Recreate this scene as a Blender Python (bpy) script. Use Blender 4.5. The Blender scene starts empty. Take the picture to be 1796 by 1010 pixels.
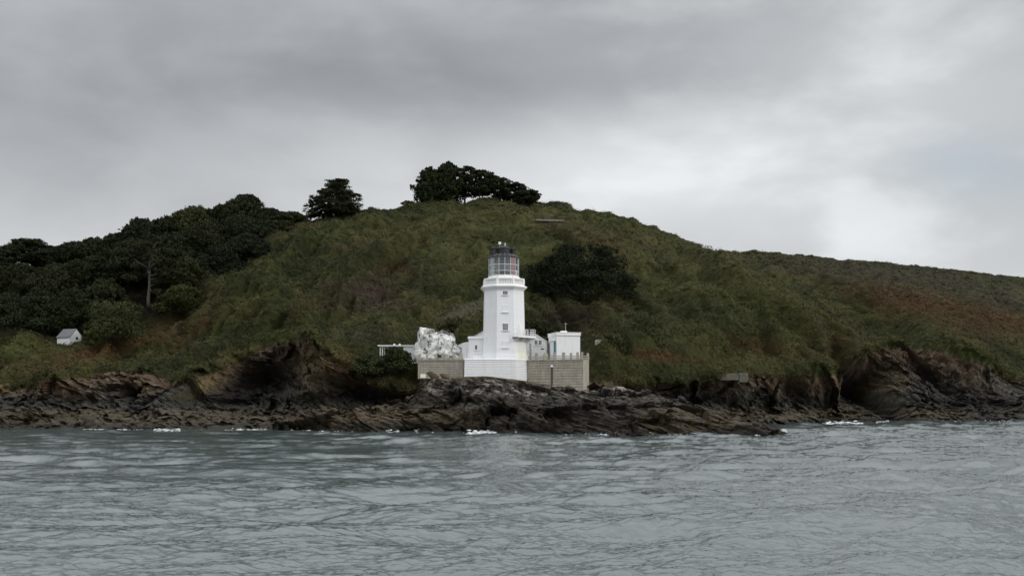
import bpy, math, random
import numpy as np
from mathutils import Vector

R = math.radians
C = bpy.context.scene.collection
F = 1800.0      # focal length in photograph pixels
HZ = 705.0      # horizon row
CX = 898.0
CH = 4.0        # eye height above the sea

# ------------------------------------------------------------------ camera
cam = bpy.data.cameras.new("camera")
cam.sensor_width = 36.0
cam.lens = 36.0 * F / 1796.0
cam.shift_y = (HZ - 505.0) / 1796.0
cam.clip_start = 0.5
cam.clip_end = 20000
co = bpy.data.objects.new("camera", cam)
co.location = (0, 0, CH)
co.rotation_euler = (R(90), 0, 0)
C.objects.link(co)
bpy.context.scene.camera = co

# ------------------------------------------------------------------ exposure
vs = bpy.context.scene.view_settings
vs.view_transform = 'Standard'
vs.look = 'None'
vs.exposure = 0.0
vs.gamma = 1.0

# ------------------------------------------------------------------ world
SUN_AZ, SUN_EL = 116.0, 32.0
world = bpy.data.worlds.new("World")
bpy.context.scene.world = world
world.use_nodes = True
nt = world.node_tree
nt.nodes.clear()


class NB:
    """tiny node helper"""
    def __init__(s, nt): s.nt = nt
    def n(s, t, **k):
        x = s.nt.nodes.new(t)
        for a, b in k.items(): setattr(x, a, b)
        return x
    def put(s, sock, v):
        if hasattr(v, 'is_output') or isinstance(v, bpy.types.NodeSocket): s.nt.links.new(v, sock)
        elif isinstance(v, (tuple, list)) and len(v) == 3 and sock.type == 'RGBA': sock.default_value = (*v, 1)
        else: sock.default_value = v
    def m(s, op, a, b=None, c=None, clamp=False):
        x = s.n('ShaderNodeMath', operation=op); x.use_clamp = clamp
        s.put(x.inputs[0], a)
        if b is not None: s.put(x.inputs[1], b)
        if c is not None: s.put(x.inputs[2], c)
        return x.outputs[0]
    def vm(s, op, a, b=None):
        x = s.n('ShaderNodeVectorMath', operation=op)
        s.put(x.inputs[0], a)
        if b is not None: s.put(x.inputs[1], b)
        return x.outputs['Value' if op in ('DOT_PRODUCT', 'LENGTH') else 'Vector']
    def mix(s, f, a, b, mode='MIX'):
        x = s.n('ShaderNodeMix', data_type='RGBA', blend_type=mode)
        s.put(x.inputs[0], f); s.put(x.inputs[6], a); s.put(x.inputs[7], b)
        return x.outputs[2]
    def noise(s, v, scale, detail=4, rough=.55, dist=0.0):
        x = s.n('ShaderNodeTexNoise')
        if v is not None: s.put(x.inputs['Vector'], v)
        s.put(x.inputs['Scale'], scale); s.put(x.inputs['Detail'], detail)
        s.put(x.inputs['Roughness'], rough); s.put(x.inputs['Distortion'], dist)
        return x.outputs[0]
    def rng(s, v, a, b, c, d, smooth=False):
        x = s.n('ShaderNodeMapRange')
        if smooth: x.interpolation_type = 'SMOOTHSTEP'
        s.put(x.inputs[0], v)
        for i, q in enumerate((a, b, c, d)): s.put(x.inputs[i + 1], q)
        return x.outputs[0]


w = NB(nt)
tc = w.n('ShaderNodeTexCoord').outputs['Generated']
sky = w.n('ShaderNodeTexSky', sky_type='NISHITA')
sky.sun_disc = False
sky.sun_elevation = R(SUN_EL)
sky.sun_rotation = R(SUN_AZ)
sky.air_density = 1.2
sky.dust_density = 2.0
sep = w.n('ShaderNodeSeparateXYZ'); nt.links.new(tc, sep.inputs[0])
dx, dy, dz = sep.outputs
zz = w.m('ADD', w.m('MAXIMUM', dz, 0.0), 0.16)
cmb = w.n('ShaderNodeCombineXYZ')
nt.links.new(w.m('DIVIDE', dx, zz), cmb.inputs[0])
nt.links.new(w.m('DIVIDE', dy, zz), cmb.inputs[1])
flat = cmb.outputs[0]
n1 = w.noise(w.vm('MULTIPLY', flat, (0.75, 0.42, 1.0)), 1.3, 5, .5, .3)
n2 = w.noise(w.vm('MULTIPLY', tc, (2.2, 2.2, 5.0)), 1.6, 6, .52, .4)


def skyblob(px, py, size, amp, sq=1.0):
    v = Vector(((px - CX) / F, 1.0, (HZ - py) / F)).normalized()
    # distance on the sphere with the vertical stretched by sq
    df = w.vm('MULTIPLY', w.vm('SUBTRACT', tc, tuple(v)), (1.0, 1.0, sq))
    L = w.vm('LENGTH', df)
    return w.m('MULTIPLY', w.rng(L, 0.0, size, 1.0, 0.0, True), amp)


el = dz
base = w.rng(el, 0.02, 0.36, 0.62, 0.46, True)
base = w.m('ADD', base, w.rng(el, 0.365, 0.70, 0.0, 0.95, True))  # unseen sky overhead raised to brighten the tower and water
base = w.m('ADD', base, w.rng(dy, 0.25, -0.6, 0.0, 0.30, True))  # sky behind the camera also raised, as extra light on the tower
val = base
BLOBS = [(600, 300, .22, .12, 2.2), (1500, 430, .40, .13, 1.8), (1010, 290, .22, .22, 2.6), (1760, 60, .30, .10, 1.8), (1330, 330, .2, .08, 2.0),
         (850, 140, .30, -.05, 2.5), (330, 180, .42, -.14, 3.0), (1330, 250, .12, .07, 3.5), (1230, 330, .2, .06, 2.5), (1560, 400, .16, .06, 2.4), (1150, 190, .22, -.05, 4.5), (60, 420, .3, .08, 2.4), (60, 20, .25, .03, 2.5), (1470, 140, .32, .09, 2.6)]
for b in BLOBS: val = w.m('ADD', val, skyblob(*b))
val = w.m('ADD', val, w.m('MULTIPLY', w.m('SUBTRACT', n1, 0.5), 0.30))
val = w.m('ADD', val, w.m('MULTIPLY', w.m('SUBTRACT', n2, 0.5), 0.20))
n5 = w.noise(w.vm('MULTIPLY', tc, (2.2, 2.2, 5.0)), 2.6, 7, .5, .15)
val = w.m('ADD', val, w.m('MULTIPLY', w.rng(n5, .40, .66, -.07, .11, True), w.rng(dx, -.25, .3, .35, 1.0)))
val = w.m('MAXIMUM', val, 0.05)
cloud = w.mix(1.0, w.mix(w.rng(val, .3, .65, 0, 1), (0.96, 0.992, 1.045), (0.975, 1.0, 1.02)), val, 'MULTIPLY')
thin = w.m('MULTIPLY', skyblob(1660, 310, .14, 1.0, 2.5), w.rng(n2, .42, .6, 0, .28))
skyc = w.mix(1.0, sky.outputs[0], (0.15, 0.15, 0.15), 'MULTIPLY')
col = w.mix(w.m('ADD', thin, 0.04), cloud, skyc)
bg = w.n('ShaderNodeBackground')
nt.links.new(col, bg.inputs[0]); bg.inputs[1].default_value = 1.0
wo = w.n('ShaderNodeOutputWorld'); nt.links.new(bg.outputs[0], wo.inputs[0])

# ------------------------------------------------------------------ sun (veiled by cloud)
sl = bpy.data.lights.new("sun", 'SUN')
sl.energy = 1.2
sl.angle = R(10)
sl.color = (1.0, 0.965, 0.91)
so = bpy.data.objects.new("sun", sl)
sv = Vector((math.sin(R(SUN_AZ)) * math.cos(R(SUN_EL)), math.cos(R(SUN_AZ)) * math.cos(R(SUN_EL)), math.sin(R(SUN_EL))))
so.rotation_euler = (-sv).to_track_quat('-Z', 'Y').to_euler()
so.location = sv * 300
C.objects.link(so)


# ================================================================== helpers
def P(px, py, Y):
    return Vector(((px - CX) * Y / F, Y, CH + (HZ - py) * Y / F))


def tag(o, label=None, cat=None, group=None, kind=None):
    if label: o['label'] = label
    if cat: o['category'] = cat
    if group: o['group'] = group
    if kind: o['kind'] = kind
    return o


def link(name, me, mat=None, parent=None):
    o = bpy.data.objects.new(name, me)
    if mat is not None and me is not None: me.materials.append(mat)
    if parent is not None: o.parent = parent
    C.objects.link(o)
    return o


def thing(name, label, cat, loc=(0, 0, 0), rz=0.0, group=None):
    o = link(name, None)
    o.location = loc; o.rotation_euler = (0, 0, rz)
    o.empty_display_size = 0.5
    return tag(o, label, cat, group)


def np_mesh(name, V, Fc, smooth=False, col=None, k=None):
    """V (n,3), Fc (m,3|4)"""
    k = Fc.shape[1]
    me = bpy.data.meshes.new(name)
    me.vertices.add(len(V)); me.vertices.foreach_set('co', np.ascontiguousarray(V, dtype=np.float32).ravel())
    me.loops.add(Fc.size); me.loops.foreach_set('vertex_index', np.ascontiguousarray(Fc, dtype=np.int32).ravel())
    me.polygons.add(len(Fc))
    me.polygons.foreach_set('loop_start', np.arange(0, Fc.size, k, dtype=np.int32))
    if smooth: me.polygons.foreach_set('use_smooth', np.ones(len(Fc), dtype=bool))
    if col is not None:
        a = me.color_attributes.new('Col', 'FLOAT_COLOR', 'POINT')
        c4 = np.ones((len(V), 4), dtype=np.float32); c4[:, :3] = col
        a.data.foreach_set('color', c4.ravel())
    me.update(calc_edges=True)
    me.validate()
    return me


def grid_faces(nr, nc, wrap=False):
    r = np.arange(nr - 1)[:, None]
    cN = nc if wrap else nc - 1
    c = np.arange(cN)[None, :]
    c2 = (c + 1) % nc
    a = r * nc + c; b = r * nc + c2; d = (r + 1) * nc + c; e = (r + 1) * nc + c2
    return np.stack([a, b, e, d], -1).reshape(-1, 4)


class MB:
    def __init__(s): s.v = []; s.f = []
    def add(s, vs, fs):
        n = len(s.v); s.v += [tuple(v) for v in vs]; s.f += [tuple(i + n for i in f) for f in fs]; return s
    def box(s, x0, x1, y0, y1, z0, z1):
        vs = [(x0, y0, z0), (x1, y0, z0), (x1, y1, z0), (x0, y1, z0), (x0, y0, z1), (x1, y0, z1), (x1, y1, z1), (x0, y1, z1)]
        return s.add(vs, [(0, 3, 2, 1), (4, 5, 6, 7), (0, 1, 5, 4), (1, 2, 6, 5), (2, 3, 7, 6), (3, 0, 4, 7)])
    def loft(s, rings, cap0=True, cap1=True):
        n = len(rings[0]); vs = [p for r in rings for p in r]; fs = []
        for i in range(len(rings) - 1):
            for j in range(n):
                k = (j + 1) % n
                fs.append((i * n + j, i * n + k, (i + 1) * n + k, (i + 1) * n + j))
        if cap0: fs.append(tuple(range(n - 1, -1, -1)))
        if cap1: fs.append(tuple(range((len(rings) - 1) * n, len(rings) * n)))
        return s.add(vs, fs)
    def tube(s, pts, rad, n=8):
        pts = [Vector(p) for p in pts]
        if not hasattr(rad, '__len__'): rad = [rad] * len(pts)
        rings = []
        for i, p in enumerate(pts):
            d = (pts[min(i + 1, len(pts) - 1)] - pts[max(i - 1, 0)]).normalized()
            up = Vector((0, 0, 1)) if abs(d.z) < .9 else Vector((1, 0, 0))
            a = d.cross(up).normalized(); b = d.cross(a)
            rings.append([p + (a * math.cos(t) + b * math.sin(t)) * rad[i] for t in [2 * math.pi * q / n for q in range(n)]])
        return s.loft(rings)
    def cyl(s, x, y, prof, n=24, rot=0.0):
        """prof list of (z, r)"""
        return s.loft([[(x + r * math.cos(2 * math.pi * q / n + rot), y + r * math.sin(2 * math.pi * q / n + rot), z) for q in range(n)] for z, r in prof])
    def bar(s, a, b, wd, ht):
        a = Vector(a); b = Vector(b); d = (b - a); h = Vector((-d.y, d.x, 0))
        if h.length < 1e-6: h = Vector((1, 0, 0))
        h = h.normalized() * wd / 2; u = d.cross(h).normalized() * ht / 2
        return s.loft([[a - h - u, a + h - u, a + h + u, a - h + u], [b - h - u, b + h - u, b + h + u, b - h + u]])
    def build(s, name, mat, parent=None, smooth=False, bevel=0.0):
        me = bpy.data.meshes.new(name)
        me.from_pydata(s.v, [], s.f)
        import bmesh
        bm = bmesh.new(); bm.from_mesh(me); bmesh.ops.recalc_face_normals(bm, faces=bm.faces)
        if bevel:
            bmesh.ops.bevel(bm, geom=[e for e in bm.edges if len(e.link_faces) == 2 and e.calc_face_angle(0) > .5], offset=bevel, segments=2, affect='EDGES', profile=.6)
        bm.to_mesh(me); bm.free()
        if smooth:
            for p in me.polygons: p.use_smooth = True
        return link(name, me, mat, parent)


# ---- noise
rs = np.random.RandomState(7)
PERM = np.concatenate([rs.permutation(256)] * 3)
GR = rs.normal(size=(256, 3)); GR /= np.linalg.norm(GR, axis=1)[:, None]


def perlin(x, y, z):
    xi = np.floor(x).astype(np.int64); yi = np.floor(y).astype(np.int64); zi = np.floor(z).astype(np.int64)
    fx = x - xi; fy = y - yi; fz = z - zi
    u = fx * fx * fx * (fx * (fx * 6 - 15) + 10); v = fy * fy * fy * (fy * (fy * 6 - 15) + 10); t = fz * fz * fz * (fz * (fz * 6 - 15) + 10)
    xi &= 255; yi &= 255; zi &= 255
    def g(i, j, k):
        h = PERM[PERM[PERM[xi + i] + yi + j] + zi + k]
        q = GR[h]
        return q[..., 0] * (fx - i) + q[..., 1] * (fy - j) + q[..., 2] * (fz - k)
    def lr(a, b, s): return a + (b - a) * s
    return 1.6 * lr(lr(lr(g(0, 0, 0), g(1, 0, 0), u), lr(g(0, 1, 0), g(1, 1, 0), u), v),
                    lr(lr(g(0, 0, 1), g(1, 0, 1), u), lr(g(0, 1, 1), g(1, 1, 1), u), v), t)


def fbm(x, y, z, o=4, g=.5):
    s = 0; a = 1; f = 1; n = 0
    for i in range(o):
        s = s + a * perlin(x * f + 17.3 * i, y * f - 9.1 * i, z * f + 4.7 * i); n += a; a *= g; f *= 2.03
    return s / n


def facets(x, y, z, seed=0, jit=.9):
    """angular broken-rock relief: every Voronoi block is a plane with its own tilt and offset"""
    sh = x.shape; x, y, z = x.ravel(), y.ravel(), z.ravel()
    xi = np.floor(x).astype(np.int64); yi = np.floor(y).astype(np.int64); zi = np.floor(z).astype(np.int64)
    best = np.full(x.shape, 1e9); out = np.zeros(x.shape)
    q = np.random.RandomState(100 + seed); OFF = q.uniform(-jit / 2, jit / 2, (256, 3)) + .5
    TL = q.normal(size=(256, 3)); TL /= np.linalg.norm(TL, axis=1)[:, None]; RO = q.uniform(-1, 1, 256)
    for i in (-1, 0, 1):
        for j in (-1, 0, 1):
            for k in (-1, 0, 1):
                a, b, c = xi + i, yi + j, zi + k
                h = PERM[PERM[PERM[a & 255] + (b & 255)] + (c & 255)]
                ex = x - (a + OFF[h, 0]); ey = y - (b + OFF[h, 1]); ez = z - (c + OFF[h, 2])
                d = ex * ex + ey * ey + ez * ez
                m = d < best
                best = np.where(m, d, best)
                out = np.where(m, ex * TL[h, 0] + ey * TL[h, 1] + ez * TL[h, 2] + .45 * RO[h], out)
    return out.reshape(sh)


def cells(x, y, z, seed=0):
    """a random value for each Voronoi cell: one bush, one colour"""
    sh = x.shape; x, y, z = x.ravel(), y.ravel(), z.ravel()
    xi = np.floor(x).astype(np.int64); yi = np.floor(y).astype(np.int64); zi = np.floor(z).astype(np.int64)
    q = np.random.RandomState(300 + seed); OFF = q.uniform(.05, .95, (256, 3)); RO = q.uniform(0, 1, 256)
    best = np.full(x.shape, 1e9); out = np.zeros(x.shape)
    for i in (-1, 0, 1):
        for j in (-1, 0, 1):
            for k in (-1, 0, 1):
                a, b, c = xi + i, yi + j, zi + k
                h = PERM[PERM[PERM[a & 255] + (b & 255)] + (c & 255)]
                d = (x - a - OFF[h, 0]) ** 2 + (y - b - OFF[h, 1]) ** 2 + (z - c - OFF[h, 2]) ** 2
                m = d < best; best = np.where(m, d, best); out = np.where(m, RO[h], out)
    return out.reshape(sh), best.reshape(sh)


def sstep(a, b, x):
    t = np.clip((x - a) / (b - a), 0, 1)
    return t * t * (3 - 2 * t)


def gsm(a, k):
    """smooth a 1-D array with a gaussian of k samples"""
    h = int(3 * k) + 1
    q = np.exp(-0.5 * (np.arange(-h, h + 1) / k) ** 2); q /= q.sum()
    return np.convolve(np.pad(a, h, mode='edge'), q, mode='valid')


# ================================================================== materials
def mat(name):
    m = bpy.data.materials.new(name); m.use_nodes = True
    m.node_tree.nodes.clear()
    b = NB(m.node_tree)
    pr = b.n('ShaderNodeBsdfPrincipled'); o = b.n('ShaderNodeOutputMaterial')
    m.node_tree.links.new(pr.outputs[0], o.inputs[0])
    return m, b, pr


def bump(b, pr, h, strength, dist):
    x = b.n('ShaderNodeBump'); b.put(x.inputs['Strength'], strength); b.put(x.inputs['Distance'], dist); b.put(x.inputs['Height'], h)
    b.nt.links.new(x.outputs[0], pr.inputs['Normal'])


def simple(name, colr, rough=.6, var=.15, scale=3.0, bmp=.2, bdist=.01, metal=0.0, stain=None):
    m, b, pr = mat(name)
    tco = b.n('ShaderNodeTexCoord').outputs['Object']
    n = b.noise(tco, scale, 6, .6)
    c = b.mix(b.rng(n, .3, .7, 0, 1), tuple(q * (1 - var) for q in colr), tuple(min(1, q * (1 + var)) for q in colr))
    if stain:
        sc, amt = stain
        mp = b.vm('MULTIPLY', tco, (1.0, 1.0, .16))
        s = b.rng(b.noise(mp, 2.3, 5, .65), .52, .72, 0, amt)
        c = b.mix(s, c, sc)
    b.put(pr.inputs['Base Color'], c); pr.inputs['Roughness'].default_value = rough; pr.inputs['Metallic'].default_value = metal
    if bmp: bump(b, pr, b.noise(tco, scale * 6, 4, .6), bmp, bdist)
    return m


M_white = simple('white_masonry_paint', (.76, .77, .78), .55, .03, 2.0, .25, .012, stain=((.58, .57, .52), .35))
M_white2 = simple('white_render', (.72, .73, .74), .6, .04, 2.0, .25, .012, stain=((.52, .52, .48), .4))
M_trim = simple('white_gloss_paint', (.80, .80, .80), .4, .02, 4.0, .1, .004, stain=((.6, .58, .54), .3))
M_dark = simple('black_roof_paint', (.010, .011, .013), .6, .3, 3.0, .2, .006)
M_frame = simple('grey_window_frame', (.30, .31, .32), .5, .1, 8, .1, .003)
M_teal = simple('teal_door_paint', (.03, .22, .20), .45, .1, 5, .15, .004)
M_slate = simple('slate_roof', (.115, .115, .125), .6, .3, 3, .5, .02)
M_lead = simple('grey_felt_roof', (.32, .33, .34), .7, .12, 3, .3, .01)
M_red = simple('red_filter_glass', (.36, .15, .15), .15, .05, 2, 0)
M_curtain = simple('lantern_blind', (.62, .64, .65), .7, .05, 2, 0)
M_post = simple('weathered_timber', (.075, .045, .035), .8, .35, 6, .5, .01)
M_sign = simple('cream_sign_paint', (.72, .70, .55), .5, .04, 6, .1, .002)
M_steel = simple('galvanised_rail', (.45, .46, .46), .45, .12, 7, .1, .003)
M_oldconc = simple('mossy_concrete', (.10, .095, .075), .9, .35, 1.5, .6, .03)
M_conc = simple('weathered_concrete', (.24, .235, .21), .85, .22, 2.2, .5, .02, stain=((.10, .10, .08), .6))

# banded white plinth stays the same paint; lower right of the tower is weathered cream
def m_tower():
    m, b, pr = mat('tower_white_paint')
    tco = b.n('ShaderNodeTexCoord').outputs['Object']
    s = b.n('ShaderNodeSeparateXYZ'); m.node_tree.links.new(tco, s.inputs[0])
    n = b.noise(tco, 1.7, 6, .6)
    c = b.mix(b.rng(n, .3, .7, 0, 1), (.72, .735, .755), (.78, .79, .80))
    # lime and algae staining under the balcony side
    st = b.m('MULTIPLY', b.rng(s.outputs[0], 1.3, 2.2, 0, 1), b.rng(s.outputs[2], 6.3, 3.2, 0, 1))
    st = b.m('MULTIPLY', st, b.rng(b.noise(b.vm('MULTIPLY', tco, (1, 1, .3)), 1.9, 5, .6), .35, .62, .35, .9))
    c = b.mix(st, c, (.64, .62, .44))
    dr = b.rng(b.noise(b.vm('MULTIPLY', tco, (3.0, 3.0, .14)), 1.8, 5, .65), .52, .74, 0, .36)
    c = b.mix(dr, c, (.47, .47, .45))
    # masonry joints under the paint
    zj = b.m('FRACT', b.m('MULTIPLY', s.outputs[2], 2.2))
    j = b.m('LESS_THAN', zj, .055)
    c = b.mix(b.m('MULTIPLY', j, .13), c, (.5, .5, .5))
    b.put(pr.inputs['Base Color'], c); pr.inputs['Roughness'].default_value = .5
    h = b.m('SUBTRACT', b.noise(tco, 9, 4, .6), b.m('MULTIPLY', j, .8))
    bump(b, pr, h, .3, .015)
    return m
M_tower = m_tower()


def m_wall():
    m, b, pr = mat('banded_stone')
    tco = b.n('ShaderNodeTexCoord').outputs['Object']
    n = b.noise(tco, .8, 6, .65); n2 = b.noise(b.vm('MULTIPLY', tco, (1, 1, 2.5)), 3.1, 6, .65)
    c = b.mix(b.rng(n, .35, .65, 0, 1), (.31, .285, .235), (.45, .41, .335))
    c = b.mix(b.rng(n2, .45, .7, 0, .65), c, (.17, .165, .14))
    dr = b.rng(b.noise(b.vm('MULTIPLY', tco, (2.6, 2.6, .2)), 1.4, 5, .65), .5, .7, 0, .5)
    c = b.mix(dr, c, (.13, .13, .105))
    b.put(pr.inputs['Base Color'], c); pr.inputs['Roughness'].default_value = .9
    bump(b, pr, b.noise(tco, 7, 6, .7), .6, .04)
    return m
M_wall = m_wall()


def m_ground():
    m, b, pr = mat('hillside')
    at = b.n('ShaderNodeAttribute', attribute_name='Col').outputs['Color']
    tco = b.n('ShaderNodeTexCoord').outputs['Object']
    n = b.noise(tco, 1.3, 8, .7)
    n2 = b.noise(b.vm('MULTIPLY', tco, (1, 1, 1)), 4.0, 5, .7)
    k = b.m('MULTIPLY', b.rng(n, .3, .72, .85, 1.15), b.rng(n2, .3, .7, .9, 1.1))
    c = b.mix(1.0, at, k, 'MULTIPLY')
    b.put(pr.inputs['Base Color'], c); pr.inputs['Roughness'].default_value = .9
    pr.inputs['Specular IOR Level'].default_value = .05
    bump(b, pr, b.m('ADD', n, b.m('MULTIPLY', n2, .5)), .6, .2)
    return m
M_ground = m_ground()


def m_rock(name='shore_rock', st=(.42, .8, 2.0), ang=27):
    m, b, pr = mat(name)
    at = b.n('ShaderNodeAttribute', attribute_name='Col').outputs['Color']
    tco = b.n('ShaderNodeTexCoord').outputs['Object']
    mp = b.n('ShaderNodeMapping'); b.put(mp.inputs['Vector'], tco)
    mp.inputs['Rotation'].default_value = (0, R(ang), 0)
    mp.inputs['Scale'].default_value = st
    n = b.noise(mp.outputs[0], 1.2, 8, .68, .5)
    n2 = b.noise(tco, 3.0, 6, .7)
    k = b.m('MULTIPLY', b.rng(n, .32, .7, .45, 1.75), b.rng(n2, .3, .7, .7, 1.4))
    c = b.mix(1.0, at, k, 'MULTIPLY')
    b.put(pr.inputs['Base Color'], c); pr.inputs['Roughness'].default_value = .75
    pr.inputs['Specular IOR Level'].default_value = .3
    bump(b, pr, b.m('ADD', n, b.m('MULTIPLY', n2, .4)), .9, .4)
    return m
M_rock = m_rock()
M_cliff = m_rock('cliff_rock', (1.0, .9, 1.1), 20)


def m_leaf(name, gain=1.0, trans=.12):
    m, b, pr = mat(name)
    at = b.n('ShaderNodeAttribute', attribute_name='Col').outputs['Color']
    c = b.mix(1.0, at, (gain, gain, gain), 'MULTIPLY')
    b.put(pr.inputs['Base Color'], c); pr.inputs['Roughness'].default_value = .75
    pr.inputs['Specular IOR Level'].default_value = .05
    return m
M_leaf = m_leaf('leaves')
M_bark = simple('bark', (.085, .075, .065), .9, .35, 3, .6, .03)
M_deadbark = simple('pale_bark', (.085, .08, .07), .9, .25, 3, .6, .03)


def m_whiterock():
    m, b, pr = mat('whitewashed_rock')
    tco = b.n('ShaderNodeTexCoord').outputs['Object']
    n = b.noise(tco, 1.1, 8, .75, .6); n2 = b.noise(tco, 3.6, 6, .75, .4)
    f = b.m('MAXIMUM', b.rng(n, .535, .57, 0, 1), b.rng(n2, .60, .63, 0, .85))
    c = b.mix(f, (.78, .78, .75), (.06, .06, .055))
    b.put(pr.inputs['Base Color'], c); pr.inputs['Roughness'].default_value = .8
    bump(b, pr, b.noise(tco, 2.5, 8, .7), .9, .25)
    return m
M_wrock = m_whiterock()


def m_water():
    m, b, pr = mat('sea_water')
    tco = b.n('ShaderNodeTexCoord').outputs['Object']
    b.put(pr.inputs['Base Color'], (.048, .066, .065))
    pr.inputs['IOR'].default_value = 2.15; pr.inputs['Roughness'].default_value = .12
    n = b.noise(b.vm('MULTIPLY', tco, (.7, 1.9, 1)), 2.6, 5, .68, .4)
    bump(b, pr, n, .6, .045)
    return m
M_water = m_water()
M_foam = simple('sea_foam', (.80, .83, .84), .8, .05, 3, 0)


def m_glass():
    m = bpy.data.materials.new('lantern_glass'); m.use_nodes = True; m.node_tree.nodes.clear(); b = NB(m.node_tree)
    t = b.n('ShaderNodeBsdfTransparent'); t.inputs[0].default_value = (.80, .84, .86, 1)
    g = b.n('ShaderNodeBsdfGlossy'); g.inputs['Roughness'].default_value = .05; g.inputs[0].default_value = (.9, .95, 1, 1)
    mx = b.n('ShaderNodeMixShader'); mx.inputs[0].default_value = .09
    m.node_tree.links.new(t.outputs[0], mx.inputs[1]); m.node_tree.links.new(g.outputs[0], mx.inputs[2])
    o = b.n('ShaderNodeOutputMaterial'); m.node_tree.links.new(mx.outputs[0], o.inputs[0])
    return m
M_glass = m_glass()
M_pane = simple('dark_window_glass', (.03, .035, .045), .08, .1, 2, 0)
M_lens = simple('lens_glass', (.13, .15, .155), .12, .2, 5, .3, .02)

# ================================================================== terrain
def interp_line(px, pts, sm=6):
    a = np.array(pts, dtype=float)
    y = gsm(np.interp(px, a[:, 0], a[:, 1]), sm); Y = gsm(np.interp(px, a[:, 0], a[:, 2]), sm)
    return y, Y


inner = np.arange(-60, 1860, 2.0)
outer_l = np.arange(-900, -60, 14.0); outer_r = np.arange(1860, 2900, 14.0)
PX = np.concatenate([outer_l, inner, outer_r])
NCOL = len(PX)


def wl(py): return F * CH / (py - HZ)


WLINE = [(-900, 752, wl(752)), (0, 752, wl(752)), (300, 754, wl(754)), (520, 753, wl(753)), (600, 752, 153), (740, 750, 156), (1000, 750, 156),
         (1150, 749, 164), (1250, 748, 170), (1330, 747, wl(747)), (1400, 744.5, wl(744.5)), (1470, 742, wl(742)), (1560, 741, wl(741)), (1796, 739.5, wl(739.5)), (2900, 738, wl(738))]
SLINE = [(-900, 706, 164), (0, 708, 163), (100, 712, 161), (200, 716, 161), (300, 716, 160), (400, 720, 163), (520, 724, 161), (620, 712, 158), (740, 708, 158),
         (1035, 700, 157), (1100, 700, 166), (1180, 706, 174), (1250, 710, 180), (1310, 712, 186), (1400, 719, 197), (1500, 724, 213), (1560, 722, 212), (1650, 722, 217), (1796, 714, 224), (2900, 700, 240)]
CLINE = [(-900, 650, 178), (0, 672, 174), (60, 684, 171), (110, 665, 171), (180, 655, 173), (250, 648, 174), (300, 672, 170), (340, 665, 169), (370, 655, 172), (420, 630, 177), (480, 605, 178), (520, 598, 174),
         (545, 588, 165), (590, 632, 160), (640, 664, 157), (700, 692, 152), (735, 688, 151), (745, 668, 151.5), (1030, 668, 151.5), (1045, 672, 154), (1100, 676, 159),
         (1150, 672, 164), (1200, 682, 169), (1250, 662, 178), (1315, 658, 184), (1380, 662, 196), (1440, 660, 206), (1490, 648, 216), (1525, 612, 223), (1590, 606, 228),
         (1650, 620, 231), (1720, 642, 236), (1796, 668, 243), (2900, 660, 260)]
TLINE = [(-900, 620, 190), (0, 628, 186), (120, 618, 185), (250, 610, 186), (300, 618, 184), (420, 592, 186), (520, 570, 182), (560, 572, 176), (640, 600, 168), (700, 622, 162),
         (735, 636.5, 160), (745, 638, 166), (1025, 638, 166), (1040, 630, 164), (1080, 606, 166), (1180, 600, 176), (1260, 612, 188), (1350, 610, 205), (1500, 600, 236), (1600, 590, 250),
         (1796, 640, 262), (2900, 640, 290)]
MLINE = [(-900, 560, 214), (0, 575, 208), (150, 565, 206), (260, 530, 206), (400, 480, 210), (520, 468, 212), (700, 492, 206), (800, 520, 196), (880, 540, 190), (1000, 545, 190),
         (1100, 520, 200), (1250, 525, 220), (1400, 530, 255), (1600, 535, 300), (1796, 570, 320), (2900, 600, 350)]
KLINE = [(-900, 470, 262), (-200, 470, 245), (0, 474, 238), (150, 455, 240), (300, 425, 242), (420, 402, 246), (520, 391, 250), (560, 386, 252), (645, 374, 256), (700, 363, 258), (745, 353, 262),
         (850, 350, 266), (930, 355, 268), (1000, 362, 270), (1060, 372, 273), (1100, 383, 276), (1135, 401, 281), (1180, 418, 290), (1230, 436, 305), (1300, 443, 335), (1400, 450, 370), (1500, 458, 390),
         (1600, 466, 405), (1700, 477, 418), (1796, 487, 430), (2200, 515, 470), (2900, 560, 520)]
ly = []
for L, sm in ((WLINE, 6), (SLINE, 7), (CLINE, 3.5), (TLINE, 6), (MLINE, 30), (KLINE, 9)):
    ly.append(interp_line(PX, L, sm))
zs = [CH + (HZ - y) * Y / F for y, Y in ly]
Ys = [Y for y, Y in ly]
zs[0] = np.zeros(NCOL)
# underwater toe, and the plateau behind the skyline
Yl = [Ys[0] - 9] + Ys + [Ys[-1] + 25, Ys[-1] + 120, Ys[-1] + 600]
zl = [np.full(NCOL, -3.0)] + zs + [zs[-1] + 0.6, zs[-1] - 6, zs[-1] - 45]
Yl = np.array(Yl); zl = np.array(zl)              # (10, ncol)
counts = [10, 46, 84, 64, 120, 120, 14, 10, 6]
knots = np.arange(len(Yl))
tt = np.concatenate([k + np.arange(n) / n for k, n in enumerate(counts)] + [[len(counts)]])
NROW = len(tt)


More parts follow.
